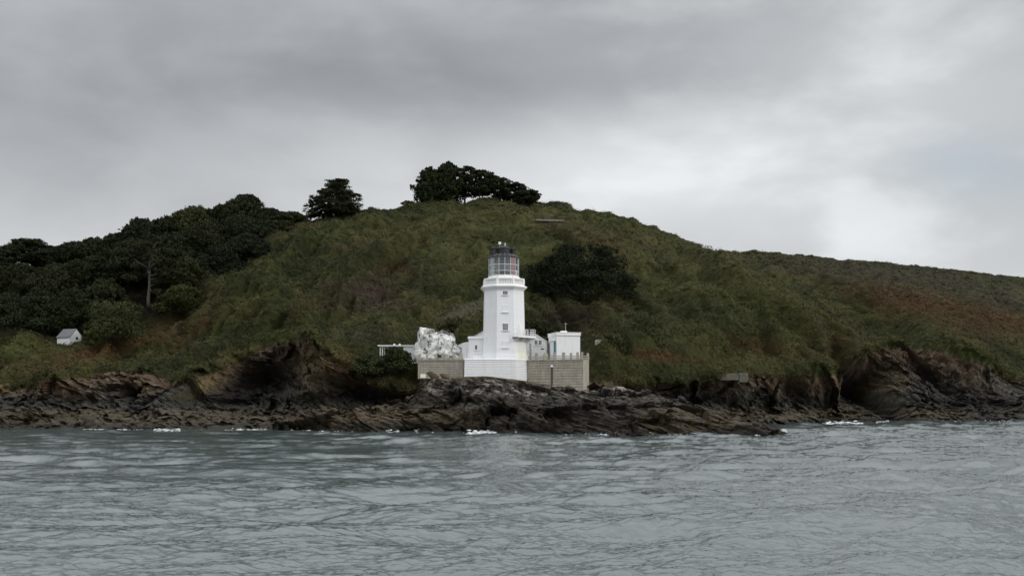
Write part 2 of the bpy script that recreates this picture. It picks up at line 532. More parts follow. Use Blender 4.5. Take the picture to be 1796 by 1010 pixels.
def hermite(arr, tt):
    """monotone-ish cubic through knots along axis 0"""
    d = np.diff(arr, axis=0)
    m = np.zeros_like(arr)
    m[0] = d[0]; m[-1] = d[-1]
    for i in range(1, len(arr) - 1):
        m[i] = np.where(d[i - 1] * d[i] > 0, 2 * d[i - 1] * d[i] / (d[i - 1] + d[i] + 1e-9), 0)
    i = np.minimum(tt.astype(int), len(arr) - 2); f = (tt - i)[:, None]
    h00 = 2 * f ** 3 - 3 * f ** 2 + 1; h10 = f ** 3 - 2 * f ** 2 + f; h01 = -2 * f ** 3 + 3 * f ** 2; h11 = f ** 3 - f ** 2
    return h00 * arr[i] + h10 * m[i] + h01 * arr[i + 1] + h11 * m[i + 1]


TY = hermite(Yl, tt); TZ = hermite(zl, tt)
PXg = np.repeat(PX[None, :], NROW, 0)
TT = np.repeat(tt[:, None], NCOL, 1)
TX = (PXg - CX) * TY / F
PYg = HZ - F * (TZ - CH) / TY


def gauss(px, py, rx, ry, ang=0.0, p=2):
    """soft blob in the (px,py) chart of the hillside; ang degrees, positive leans down to the right"""
    a = R(ang); dxx = PXg - px; dyy = PYg - py
    u = (dxx * math.cos(a) + dyy * math.sin(a)) / rx; v = (-dxx * math.sin(a) + dyy * math.cos(a)) / ry
    return np.exp(-(np.abs(u) ** p + np.abs(v) ** p))


# terrain zone weights
veg_edge = 3.0 + 0.42 * fbm(TX / 9, TY / 9, TZ / 9, 4) + .25 * fbm(TX / 2.2, TY / 2.2, TZ / 2.2, 3)
veg = sstep(-.12, .12, TT - veg_edge)
terr = sstep(738, 746, PXg) * (1 - sstep(1026, 1036, PXg)) * (TT > 2.6) * (1 - sstep(4.0, 4.25, TT))   # flat lighthouse yard
hill = sstep(3.2, 3.8, TT) * (1 - terr)
far = sstep(7.2, 8, TT)

# large folds: gullies running down the slope to the right
D = np.zeros_like(TX)
g1 = fbm(TX / 34 + TZ / 40, TY / 60, TZ / 70 - TX / 90, 3)
D += 2.6 * g1 * hill * (1 - sstep(5.2, 6.0, TT) * .8)
for q in [(480, 480, 190, 12, -33, 3.0), (560, 545, 170, 12, -28, 2.6), (420, 590, 150, 12, -25, 2.6), (700, 450, 170, 13, -24, 2.6), (660, 590, 100, 12, -18, 2.0), (1180, 490, 170, 12, 33, 2.6), (1340, 540, 190, 12, 30, 3.0), (1480, 520, 200, 12, 27, 2.6), (1300, 590, 150, 12, 24, 2.6), (1640, 600, 170, 12, 33, 3.0), (640, 650, 70, 46, 20, 1.6), (560, 600, 40, 36, 0, 1.2), (690, 632, 36, 22, 0, 1.8), (1130, 640, 90, 30, 20, 2.6), (1180, 610, 60, 24, 10, 1.5), (1060, 640, 30, 40, 0, 1.2),
          (300, 640, 70, 26, -25, 2.0), (90, 650, 70, 26, 5, 1.6), (430, 600, 70, 20, -25, 1.6), (1400, 560, 160, 24, 28, 3.0), (1300, 500, 140, 22, 25, 2.4), (1560, 560, 140, 18, 30, 3.0),
          (600, 500, 120, 20, -32, 2.2), (500, 520, 130, 16, -35, 1.8), (450, 560, 110, 14, -30, 1.6), (700, 560, 90, 20, -10, 1.6), (760, 430, 90, 22, -20, 1.4), (1040, 430, 120, 22, 20, 1.8),
          (850, 380, 120, 12, 0, .9), (1210, 450, 90, 10, 32, 1.6), (1700, 560, 120, 14, 32, 2.4), (1650, 640, 110, 16, 24, 3.0), (1440, 650, 60, 30, 20, 2.0), (560, 650, 30, 50, -18, .8)]:
    D += q[5] * gauss(*q[:5])
for q in [(575, 548, 22, 26, 60, 3.2), (1590, 600, 70, 8, 38, 3.0), (1400, 590, 150, 6, 36, 2.0), (1480, 620, 60, 8, 45, 3.0), (400, 600, 120, 5, -22, 1.5), (330, 560, 120, 5, -33, 1.2),
          (1320, 610, 120, 8, 20, 2.2), (1190, 560, 100, 8, 30, 1.5), (1000, 590, 80, 22, 0, 1.0), (520, 508, 190, 9, -31, 2.6), (470, 560, 160, 9, -27, 2.6), (640, 490, 170, 9, -26, 2.4), (350, 600, 110, 8, -28, 2.2), (1250, 510, 170, 9, 33, 2.6), (1400, 520, 190, 8, 29, 2.4), (1560, 590, 170, 9, 33, 3.2), (1230, 570, 120, 9, 27, 2.2)]:
    D -= q[5] * gauss(*q[:5])
# bush-sized lumps
wx = 1.3 * perlin(TX / 6, TY / 6, TZ / 6); wz = 1.3 * perlin(TX / 6 + 40, TY / 6, TZ / 6)
def bil(s, seed):
    return 1 - 2 * np.abs(perlin((TX + wx + seed) / s, (TY * .8) / s, (TZ * 1.15 + wz) / s))
sw = R(-30) + R(58) * sstep(760, 1040, PXg)
uW = (TX + .8 * wx) * np.cos(sw) - (TZ + .8 * wz) * np.sin(sw); vW = (TX + .8 * wx) * np.sin(sw) + (TZ + .8 * wz) * np.cos(sw)
cid, dd1 = cells(uW / 6.2, TY / 7.0, vW / 2.9, 4)
cid2, dd2 = cells(uW / 3.0, TY / 3.6, vW / 1.5, 5)
lump = 1.0 * bil(10.0, 3) + 1.5 * (1 - 1.5 * np.minimum(dd1, .9)) * (.5 + cid) + .42 * (1 - 1.4 * np.minimum(dd2, .9)) * (.5 + cid2) - .7
lumpw = veg * (1 - terr) * (1 - .6 * sstep(1250, 1700, PXg)) * (1 - .75 * sstep(5.7, 6.1, TT)) * (1 - gauss(122, 600, 42, 26, 0, 4)) * (1 - gauss(700, 622, 60, 24, 0, 4)) * (1 - gauss(1285, 655, 50, 26, 0, 4)) * (1 - gauss(964, 388, 40, 14, 0, 4))
D += (lump - 1.6) * lumpw * 1.15
sa = R(-32) + R(62) * sstep(780, 1020, PXg)
us = (PXg - 900) * np.cos(sa) + (PYg - 500) * np.sin(sa); vs_ = -(PXg - 900) * np.sin(sa) + (PYg - 500) * np.cos(sa)
wv = 14 * perlin(PXg / 60, PYg / 60, TT * 0)
ridge = 1 - 2.2 * np.abs(perlin((us + wv) / 150, (vs_ + wv) / 34, TT * 0 + 3.3))
fine = .22 * (1 - 2.2 * np.abs(perlin(TX / .9, TY / 1.0, TZ / .8))) + .14 * perlin(TX / .45, TY / .5, TZ / .4)
D += fine * lumpw
D += 2.7 * ridge * lumpw * sstep(3.4, 3.9, TT) * (1 - sstep(5.2, 5.9, TT))
D -= 1.6 * np.clip(perlin(us / 90 + 8, (vs_ - wv) / 15, TT * 0 + 9.3) - .22, 0, 1) * 4 * lumpw * sstep(3.4, 3.9, TT)
D += .9 * (fbm(TX / 12, TY / 12, TZ / 12, 3)) * hill * (1 - far)
skyl = np.exp(-((TT - 6) / .35) ** 2)
D += skyl * .5 * fbm(TX / 5, TY / 30, TZ * 0, 4)
for q in [(1620, 655, 110, 11, 40, 4.5), (1730, 672, 120, 12, 26, 4.0), (1505, 660, 100, 15, 47, -7), (1650, 676, 80, 11, 36, -5), (1430, 668, 60, 12, 30, 2.5), (1560, 700, 70, 12, 30, 3.0), (100, 680, 90, 14, 12, 2.5), (330, 690, 60, 10, -30, 3.0), (545, 660, 14, 50, 14, 1.2)]:
    D += q[5] * gauss(*q[:5]) * (1 - hill)
DX = np.zeros_like(D); DY = -.6 * D; DZ = .68 * D
# keep the skyline where it belongs
# cliffs: strata and caves
rock = (1 - veg) * sstep(.6, 1.2, TT) * (1 - terr)
lay = TZ + .50 * TX * 1.0 + .15 * TY + 1.5 * fbm(TX / 14, TY / 14, TZ / 8, 3)
def saw(l): f = l - np.floor(l); return np.where(f < .8, f / .8, (1 - f) / .2)
def skew(x, y, z, L, T_):
    """block space stretched along beds that dip down to the right"""
    c_, s_ = math.cos(R(27)), math.sin(R(27))
    return (x * c_ - z * s_) / L, y / L * 1.3, (x * s_ + z * c_) / T_
wj = .5 * perlin(TX / 2, TY / 2, TZ / 2)
strat = .35 * saw(lay / 1.7) + .2 * saw(lay / .62 + 3) + .9 * facets(*skew(TX + wj, TY, TZ + wj, 5.5, 1.3), 1) + .40 * facets(*skew(TX, TY + wj, TZ, 2.6, .55), 2) + .3 * fbm(TX / 1.5, TY / 1.5, TZ / 1.5, 3)
block = facets(*skew(TX + 2 * wj, TY, TZ, 8.5, 5.0), 3)
rough = fbm(TX / 7, TY / 7, TZ / 5, 5, .6)
butt = 1 - 2 * np.abs(perlin(TX / 9 + 5, TY / 30, TZ / 30))
DY += -rock * (1.2 * strat + (3.0 - 1.6 * sstep(1480, 1560, PXg)) * block + 1.2 * rough + 1.6 * butt * sstep(1.6, 2.2, TT) * (1 - sstep(2.9, 3.3, TT)))
DZ += rock * (.45 * strat + .5 * rough) * sstep(1, 1.4, TT)
shelf = rock * (1 - sstep(1.9, 2.4, TT))
DZ += shelf * .9 * (fbm(TX / 4 + 9, TY / 3, TZ * 0, 4) + .25)
for q in [(226, 698, 16, 16, 20, 7), (440, 690, 60, 30, -15, 7), (420, 712, 80, 9, 0, 4), (1512, 690, 28, 42, 50, 14), (1485, 640, 50, 13, 55, 8), (455, 670, 66, 36, -10, 6), (640, 690, 90, 12, 4, 4), (1625, 660, 50, 14, 40, 7), (330, 700, 20, 12, 0, 3),
          (640, 705, 100, 12, 0, 4), (1390, 690, 30, 16, 30, 5), (1230, 675, 16, 14, 0, 4), (1760, 690, 60, 10, 25, 5), (1190, 690, 30, 8, 0, 4), (560, 552, 16, 20, 60, 3)]:
    DY += q[5] * gauss(*q[:5])
keep = 1 - terr
TXd = TX + DX * keep; TYd = TY + DY * keep; TZd = TZ + DZ * keep
PYg = HZ - F * (TZd - CH) / TYd
cpy = ly[2][0][None, :] + 9 * fbm(TX / 9, TY / 9, TZ / 9, 4) + 7 * fbm(TX / 2.2, TY / 2.2, TZ / 2.2, 3)
veg = np.where(TT < 2.0, 0, np.where(TT > 4.6, 1, sstep(-1.5, 1.5, cpy - PYg)))

# ---- colours of what grows and lies there, with recess shade painted in
def lin(r, g, b):
    q = np.array([r, g, b]) / 255.0
    return np.where(q <= .04045, q / 12.92, ((q + .055) / 1.055) ** 2.4)
def A(r, g, b, k=1.15): return lin(r, g, b) * k     # photograph colour to albedo under this light
def mixc(c, f, d): return c + (np.asarray(d) - c) * f[..., None]

green = A(53, 56, 33); olive = A(64, 62, 38); dkg = A(36, 40, 25); brown = A(62, 53, 36); rust = A(78, 54, 38); heath = A(56, 47, 42); gbr = A(58, 55, 46); lime = A(66, 69, 38)
na = fbm(TX / 16, TY / 16, TZ / 12, 5, .6); nb = fbm(TX / 5 + 50, TY / 5, TZ / 5, 4, .6); ncl = fbm(TX / 24 + 90, TY / 24, TZ / 16, 4)
cv = np.empty(TX.shape + (3,)); cv[:] = green
cv = mixc(cv, sstep(-.1, .35, na), olive)
cv = mixc(cv, sstep(.08, .4, ncl) * .7, brown)
cv = mixc(cv, sstep(.05, .4, -na) * .8, dkg)
cv = mixc(cv, sstep(.15, .45, nb) * .5, dkg)
cv = mixc(cv, sstep(.15, .45, -nb) * .35, lime)
cid = cid2 * .25 + cid * .75
cv = mixc(cv, sstep(.35, .5, cid) * (cid < .62) * .45, dkg * .9); cv = mixc(cv, (cid > .8) * .4, olive * 1.15); cv = mixc(cv, (cid < .10) * .4, brown)
big = fbm(TX / 30 + 11, TY / 30, TZ / 18, 4, .5)
cv = mixc(cv, sstep(.05, .35, big) * .35, lime); cv = mixc(cv, sstep(.05, .35, -big) * .55, dkg)
for q in [(1210, 520, 150, 50, 30, green, .5), (1380, 560, 120, 24, 30, green, .5), (1290, 470, 160, 40, 30, olive, .5), (1600, 530, 160, 30, 18, rust * .72, .75), (1760, 560, 110, 24, 15, rust * .72, .65),
          (1550, 480, 250, 26, 6, gbr * .85, .8), (1750, 520, 120, 22, 15, gbr * .8, .7), (1480, 610, 60, 30, 45, brown, .6), (200, 610, 120, 14, -16, rust, .6), (110, 625, 90, 16, -10, rust, .5), (330, 590, 60, 10, -40, rust, .3), (60, 640, 90, 18, -20, olive * 1.3, .6),
          (640, 520, 70, 30, 0, heath, .8), (690, 470, 30, 14, 0, rust * .6, .6), (560, 530, 50, 14, -25, brown, .8), (340, 540, 60, 14, -25, brown, .7), (400, 600, 160, 12, -25, dkg * 1.2, .6), (800, 400, 140, 18, 0, olive, .6),
          (1020, 410, 120, 22, 18, brown, .6), (1000, 560, 70, 30, 0, heath * .6, .8), (820, 545, 40, 10, -20, A(96, 92, 80), .7), (1330, 610, 90, 16, 10, rust * .85, .45), (1290, 640, 80, 18, 0, olive, .7), (1130, 640, 90, 34, 15, green, .8),
          (1150, 625, 60, 10, 5, rust * .9, .7), (90, 600, 110, 12, 0, lime, .6), (20, 615, 80, 16, 0, lime, .7), (560, 650, 70, 24, 0, rust, .7), (1200, 590, 80, 24, 0, green, .6), (690, 650, 50, 40, 0, green * .9, .8), (640, 590, 50, 16, 0, gbr, .7)]:
    cv = mixc(cv, np.clip(gauss(*q[:5]) * (1 + 1.2 * nb) * q[6], 0, 1), q[5])
rgrey = A(54, 52, 45, 1.05); rblack = A(24, 22, 21, 1.05); rbrown = A(60, 53, 38, 1.15); rearth = A(74, 58, 42, 1.15); ryel = A(86, 76, 50, 1.15); rpale = A(118, 112, 102, 1.15)
nr = fbm(TX / 6, TY / 6, TZ / 4, 5, .65); nr2 = fbm(TX / 2 + 9, TY / 2, TZ / 2, 4, .65)
cr = np.empty_like(cv); cr[:] = rgrey
cr = mixc(cr, sstep(-.1, .3, nr) * .7, rblack)
cr = mixc(cr, sstep(.1, .4, nr2) * .5, rpale)
cr = mixc(cr, sstep(2.2, 2.7, TT + .5 * nr) * .8, rearth)
cr = mixc(cr, sstep(2.15, 2.6, TT + .5 * nr2) * sstep(0, .3, nr) * .7, ryel)
zone = TZd + .7 * nr
cr = mixc(cr, sstep(3.4, 2.4, zone) * .85, rbrown)
cr = mixc(cr, np.exp(-((zone - 4.2) / 1.0) ** 2) * .65, rblack)
cr = mixc(cr, sstep(1.3, .5, TZd + .5 * nr) * .75, rblack)
for q in [(440, 680, 90, 36, -10, rblack * 1.3, .95), (470, 645, 66, 30, -20, rblack * 1.9, .8), (560, 650, 40, 46, 20, ryel, .7), (620, 650, 80, 18, 0, rearth, .7), (120, 672, 60, 20, 10, rearth, .8), (360, 672, 40, 12, -30, ryel * 1.2, .8), (640, 695, 110, 14, 0, rblack, .9),  # black patches paint shade into the caves and recesses
          (1505, 675, 100, 20, 47, rblack * .8, .95), (1650, 678, 80, 12, 36, rblack, .9), (1700, 700, 120, 22, 20, rblack * 1.5, .7), (1620, 665, 50, 14, 40, rblack * .8, .9), (1440, 665, 50, 22, 30, rearth, .4), (1590, 630, 60, 14, 35, rearth, .5), (1680, 690, 130, 30, 20, rblack * 1.5, .65), (1560, 700, 30, 16, 0, rgrey * 1.2, .7),  # black along the gullies darkens them as painted shade
          (1290, 690, 50, 26, 20, rgrey, .7), (1190, 690, 60, 14, 10, rblack, .7), (1760, 650, 60, 18, 30, rgrey, .6), (225, 700, 20, 16, 10, rblack * .7, .9), (1390, 690, 30, 14, 30, rblack, .8), (700, 640, 40, 30, 0, rearth * .6, .6)]:
    cr = mixc(cr, np.clip(gauss(*q[:5]) * (1 + 1.0 * nr2) * q[6], 0, 1), q[5])
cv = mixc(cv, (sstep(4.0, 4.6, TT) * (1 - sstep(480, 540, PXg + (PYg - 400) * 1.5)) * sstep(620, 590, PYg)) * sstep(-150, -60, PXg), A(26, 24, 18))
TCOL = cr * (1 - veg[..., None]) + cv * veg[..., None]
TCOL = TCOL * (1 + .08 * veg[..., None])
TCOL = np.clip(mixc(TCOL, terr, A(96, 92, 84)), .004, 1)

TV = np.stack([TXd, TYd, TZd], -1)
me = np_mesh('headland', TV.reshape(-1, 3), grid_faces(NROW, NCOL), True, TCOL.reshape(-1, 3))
# faces of rock use the stratified rock material
me.materials.append(M_ground); me.materials.append(M_rock); me.materials.append(M_cliff)
vf = veg[:-1, :-1].ravel()
me.polygons.foreach_set('use_smooth', vf > .5)
me.polygons.foreach_set('material_index', np.where(vf < .5, np.where(TT[:-1, :-1].ravel() > 2.0, 2, 1), 0).astype(np.int32))
headland = bpy.data.objects.new('headland', me); C.objects.link(headland)
tag(headland, kind='structure')


def ground(px, Y):
    """height of the headland surface at chart column px, distance Y"""
    j = int(np.argmin(np.abs(PX - px)))
    k0 = int(np.searchsorted(tt, 1.0)); k1 = int(np.searchsorted(tt, 8.0))
    yy = TYd[k0:k1, j]; z = TZd[k0:k1, j]
    o = np.argsort(yy)
    return float(np.interp(Y, yy[o], z[o]))


def hit(px, py, kmin=1.6):
    """first point of the headland met by the sight line through photo pixel (px, py)"""
    j = int(np.argmin(np.abs(PX - px))); k0 = int(np.searchsorted(tt, kmin))
    col_ = PYg[k0:, j]; i = int(np.argmax(col_ <= py)) + k0
    return Vector((TXd[i, j], TYd[i, j], TZd[i, j]))


# ================================================================== the rock shelf in front of the lighthouse
OPX = np.arange(486, 1400, 1.3)
OW = [(486, 753, wl(753)), (520, 755, wl(755)), (600, 757.5, wl(757.5)), (700, 757.5, wl(757.5)), (800, 758.5, wl(758.5)), (880, 761, wl(761)), (1000, 762, wl(762)), (1200, 763, wl(763)), (1385, 763.5, wl(763.5)), (1400, 764, wl(764))]
OF = [(486, 750, 148), (520, 738, 147), (560, 724, 147), (620, 718, 146), (700, 722, 145), (760, 718, 144), (800, 716, 142), (830, 708, 139), (860, 704, 137.5), (920, 707, 137), (990, 700, 137.5), (1030, 702, 137), (1080, 714, 136),
      (1130, 714, 137), (1180, 708, 138), (1220, 718, 138), (1270, 725, 136), (1320, 740, 134), (1360, 752, 130), (1382, 762, 127), (1400, 770, 127)]
OB = [(486, 752, 152), (520, 738, 151), (560, 722, 151), (620, 715, 150), (700, 712, 150), (738, 690, 149), (755, 664, 149.2), (850, 659, 149.2), (925, 668, 149.2), (980, 678, 147.5), (1030, 685, 148), (1080, 684, 153),
      (1120, 690, 153), (1170, 698, 152), (1220, 712, 149), (1270, 726, 144), (1320, 742, 140), (1360, 754, 134), (1382, 764, 130), (1400, 772, 130)]
oy = [interp_line(OPX, L, s) for L, s in ((OW, 8), (OF, 5), (OB, 5))]
OZ = [CH + (HZ - y) * Y / F for y, Y in oy]; OZ[0] = np.zeros(len(OPX)); OYs = [Y for _, Y in oy]
Yl2 = np.array([OYs[0] - 5, OYs[0], OYs[0] * .62 + OYs[1] * .38, OYs[1], OYs[2], OYs[2] + 3, OYs[2] + 9]); zl2 = np.array([OZ[0] - 3, OZ[0], OZ[1] * .62, OZ[1], OZ[2], OZ[2] - .3, OZ[2] * .4 - 3])
ct = [10, 50, 60, 90, 14, 12]
t2 = np.concatenate([k + np.arange(n) / n for k, n in enumerate(ct)] + [[len(ct)]])
GY = hermite(Yl2, t2); GZ = hermite(zl2, t2); GP = np.repeat(OPX[None], len(t2), 0); GX = (GP - CX) * GY / F; GT = np.repeat(t2[:, None], len(OPX), 1)
PXs, PYs = PXg, PYg
fade = 1 - sstep(3.7, 4.0, GT) * sstep(740, 760, GP) * (1 - sstep(1036, 1060, GP))
fade *= np.minimum(1, sstep(1398, 1330, GP) + .25)
la = GZ + .52 * GX + .2 * GY + 1.3 * fbm(GX / 11, GY / 9, GZ / 6, 3)
st = .75 * saw(la / 2.3) + .42 * saw(la / .95 + 2) + .20 * saw(la / .42)
st = .75 * st + 1.0 * facets(*skew(GX, GY, GZ, 7.5, 1.2), 5) + .35 * facets(*skew(GX, GY, GZ, 3.2, .5), 6)
rg = fbm(GX / 5, GY / 5, GZ / 3.5, 5, .6) * .5 + 1.5 * facets(*skew(GX, GY, GZ, 11.0, 4.5), 7); cell = 1 - 2 * np.abs(fbm(GX / 6 + 7, GY / 4, GZ / 4, 4, .6))
gu = np.exp(-((GP - 896 - (GZ - 2) * 3) / 5) ** 2) * 1.2 + np.exp(-((GP - 1055 + GZ * 10) / 8) ** 2) * .9 + np.exp(-((GP - 795) / 9) ** 2) * .8
GYd = GY - fade * (1.0 * st + 1.6 * rg + .7 * cell - gu * sstep(1, 1.5, GT))
GZd = GZ + fade * (.40 * st + .5 * rg + .25 * cell - .45) * sstep(.8, 1.4, GT)
GYd += np.exp(-(((GP - 815) / 40) ** 2 + ((GT - 3.25) / .3) ** 2)) * 2.5
n3 = fbm(GX / 4, GY / 4, GZ / 3, 5, .65); n4 = fbm(GX / 1.5, GY / 1.5, GZ / 1.5, 4, .65)
oc = np.empty(GX.shape + (3,)); oc[:] = A(60, 54, 48, 1.05)
oc = mixc(oc, sstep(-.05, .3, n3) * .7, rblack)
oc = mixc(oc, sstep(.0, .25, n4) * sstep(4.2, 5.4, GZ + n3) * .7, A(150, 146, 138, 1.0))
oc = mixc(oc, sstep(3.75, 3.95, GT + .25 * n4) * (1 - sstep(960, 1000, GP)) * .8, A(74, 60, 40))
zz2 = GZ + 1.0 * n3
oc = mixc(oc, sstep(3.7, 2.9, zz2) * .92, A(59, 51, 36, 1.05))
oc = mixc(oc, sstep(3.0, 2.0, zz2) * sstep(0, .3, n4 + n3) * .6, A(76, 62, 42, 1.0))
oc = mixc(oc, sstep(1.3, .4, GZ + .5 * n3) * .75, rblack)
oc = mixc(oc, sstep(820, 860, GP) * (1 - sstep(1090, 1150, GP)) * sstep(5.0, 3.6, zz2) * .8, A(36, 31, 25, 1.0))
oc = np.clip(oc, .004, 1)
me = np_mesh('rock_shelf', np.stack([GX, GYd, GZd], -1).reshape(-1, 3), grid_faces(len(t2), len(OPX)), False, oc.reshape(-1, 3))
me.materials.append(M_rock)
rshelf = bpy.data.objects.new('rock_shelf', me); C.objects.link(rshelf); tag(rshelf, kind='structure')


# ================================================================== loose rocks and ground cover
def poly_rocks(name, pts, sizes, cols, seed, tilt=27.0, fl=1.0):
    r = np.random.RandomState(seed)
    base = []
    ico = np.array([(0, 0, 1), (.89, 0, .45), (.28, .85, .45), (-.72, .53, .45), (-.72, -.53, .45), (.28, -.85, .45), (.72, .53, -.45), (-.28, .85, -.45), (-.89, 0, -.45), (-.28, -.85, -.45), (.72, -.53, -.45), (0, 0, -1)])
    fc = np.array([(0, 1, 2), (0, 2, 3), (0, 3, 4), (0, 4, 5), (0, 5, 1), (1, 6, 2), (2, 7, 3), (3, 8, 4), (4, 9, 5), (5, 10, 1), (6, 7, 2), (7, 8, 3), (8, 9, 4), (9, 10, 5), (10, 6, 1), (11, 7, 6), (11, 8, 7), (11, 9, 8), (11, 10, 9), (11, 6, 10)])
    n = len(pts)
    V = ico[None] * (1 + r.uniform(-.35, .35, (n, 12, 1)))
    V = V * np.stack([sizes * r.uniform(.8, 1.7, n), sizes * r.uniform(.6, 1.2, n), sizes * r.uniform(.3, .7, n) * fl], -1)[:, None]
    # tilt with the strata
    a = R(tilt) + r.uniform(-.3, .3, n) * min(1, tilt)
    x = V[..., 0] * np.cos(a)[:, None] + V[..., 2] * np.sin(a)[:, None]; z = -V[..., 0] * np.sin(a)[:, None] + V[..., 2] * np.cos(a)[:, None]
    V = np.stack([x, V[..., 1], z], -1) + pts[:, None]
    Fc = (fc[None] + (np.arange(n) * 12)[:, None, None]).reshape(-1, 3)
    col = np.repeat(cols[:, None], 12, 1).reshape(-1, 3)
    return np_mesh(name, V.reshape(-1, 3), Fc, False, col)


r = np.random.RandomState(5)
# candidates on shelf zones of both meshes
m1 = np.argwhere((TT > 1.0) & (TT < 2.3) & (PXg > -60) & (PXg < 1860))
s1 = m1[r.choice(len(m1), 700, replace=False)]
p1 = TV[s1[:, 0], s1[:, 1]]; c1 = TCOL[s1[:, 0], s1[:, 1]]
m2 = np.argwhere((GT > 1.6) & (GT < 4.05))
s2 = m2[r.choice(len(m2), 260, replace=False)]
p2 = np.stack([GX, GYd, GZd], -1)[s2[:, 0], s2[:, 1]]; c2 = oc[s2[:, 0], s2[:, 1]]
pp = np.concatenate([p1, p2]); cc = np.concatenate([c1, c2]) * r.uniform(.7, 1.2, (960, 1))
me = poly_rocks('loose_rocks', pp, r.gamma(2.2, .12, 960) + .1, cc, 3)
lr_ = link('loose_rocks', me, M_rock); tag(lr_, 'dark angular loose rocks strewn along the tide line and shelf', 'rocks', kind='stuff')


def leaf_tris(cent, rad, n, size, col, seed, flat=.6, up=.35, cvar=.25, nrnd=.55, rmin=.55, rmax=1.0, dome=False):
    """n little leaf triangles round each centre. cent (m,3) rad (m,) or (m,3)"""
    r = np.random.RandomState(seed)
    m = len(cent)
    d = r.normal(size=(m, n, 3)); d /= np.linalg.norm(d, axis=-1, keepdims=True)
    if dome: d[..., 2] = np.abs(d[..., 2])
    rr = r.uniform(rmin, rmax, (m, n, 1))
    rad = np.asarray(rad)
    if rad.ndim == 1: rad = np.stack([rad, rad, rad * flat], -1)
    c = cent[:, None] + d * rr * rad[:, None]
    nrm = d + r.normal(size=d.shape) * nrnd + np.array([0, 0, up])
    nrm /= np.linalg.norm(nrm, axis=-1, keepdims=True)
    a = np.cross(nrm, r.normal(size=d.shape)); a /= np.linalg.norm(a, axis=-1, keepdims=True) + 1e-9
    b = np.cross(nrm, a)
    s = (size if np.ndim(size) else np.full(m, size))[:, None, None] * r.uniform(.6, 1.3, (m, n, 1))
    V = np.stack([c + a * s, c - a * s * .5 + b * s * .6, c - a * s * .5 - b * s * .6], 2)   # m,n,3,3
    cf = r.uniform(1 - cvar, 1 + cvar, (m, n, 1)) * (1 + r.uniform(-cvar, cvar, (m, 1, 1)))
    cl = np.repeat((col[:, None] * cf)[:, :, None], 3, 2)
    V = V.reshape(-1, 3); Fc = np.arange(len(V)).reshape(-1, 3)
    return V, Fc, np.clip(cl.reshape(-1, 3), .003, 1)


w_ = (veg > .5) & (TT < 6.6) & (terr < .3) & (PXg > -420) & (PXg < 2150) & ~((PXg > -90) & (PXg < 480) & (TT > 5.2))
mv = np.argwhere(w_)
NCL = 105000
sel = mv[r.choice(len(mv), NCL, replace=False)]
gu_ = np.gradient(TV, axis=1); gv_ = np.gradient(TV, axis=0)
TN = np.cross(gu_, gv_); TN /= np.linalg.norm(TN, axis=-1, keepdims=True) + 1e-9; TN *= np.sign(TN[..., 2:3] + 1e-6)
pc = TV[sel[:, 0], sel[:, 1]]; nc = TN[sel[:, 0], sel[:, 1]]; ds = np.clip(pc[:, 1] / 200, .8, 1.6)
NL = 11
tuft = r.gamma(1.6, .095, NCL)[:, None, None] * (1 - .5 * skyl[sel[:, 0], sel[:, 1]])[:, None, None]
jit = r.normal(size=(NCL, NL, 3)); jit -= (jit * nc[:, None]).sum(-1, keepdims=True) * nc[:, None]
c_ = pc[:, None] + jit * .26 * ds[:, None, None] + nc[:, None] * (.02 + tuft * r.uniform(.2, 2.2, (NCL, NL, 1)))
nn_ = nc[:, None] + r.normal(size=c_.shape) * .30 + np.array([0, -.05, .15]); nn_ /= np.linalg.norm(nn_, axis=-1, keepdims=True)
ta = np.cross(nn_, r.normal(size=c_.shape)); ta /= np.linalg.norm(ta, axis=-1, keepdims=True) + 1e-9; tb = np.cross(nn_, ta)
sz_ = .15 * ds[:, None, None] * r.uniform(.6, 1.3, (NCL, NL, 1))
V = np.stack([c_ + ta * sz_, c_ - ta * sz_ * .5 + tb * sz_ * .7, c_ - ta * sz_ * .5 - tb * sz_ * .7], 2).reshape(-1, 3)
cl = TCOL[sel[:, 0], sel[:, 1]][:, None] * r.uniform(.88, 1.12, (NCL, NL, 1)) * r.uniform(.72, 1.32, (NCL, 1, 1))
cl = np.repeat(cl[:, :, None], 3, 2).reshape(-1, 3); Fc = np.arange(len(V)).reshape(-1, 3)
NB_ = 5200
sb = mv[r.choice(len(mv), NB_, replace=False)]
pb = TV[sb[:, 0], sb[:, 1]]; db = np.clip(pb[:, 1] / 200, .8, 1.6); rb = r.uniform(.35, 1.05, NB_) * db * (1 - .5 * skyl[sb[:, 0], sb[:, 1]]) * (1 - .35 * sstep(1250, 1600, PXg[sb[:, 0], sb[:, 1]]))
cb = TCOL[sb[:, 0], sb[:, 1]] * r.uniform(.7, 1.35, (NB_, 1)) * np.stack([r.uniform(.85, 1.1, NB_), np.ones(NB_), r.uniform(.85, 1.1, NB_)], -1)
V2_, F2_, c2_ = leaf_tris(pb, np.stack([rb * 1.25, rb, rb * .8], -1), 64, .15 * db, cb, 41, up=.25, cvar=.1, nrnd=.3, rmin=.7, rmax=1.05, dome=True)
Fc = np.concatenate([Fc, F2_ + len(V)]); V = np.concatenate([V, V2_]); cl = np.concatenate([cl, c2_])
gc = link('ground_cover', np_mesh('ground_cover', V, Fc, False, cl), M_leaf)
tag(gc, 'gorse, bracken and heather scrub covering the headland slopes', 'scrub', kind='stuff')

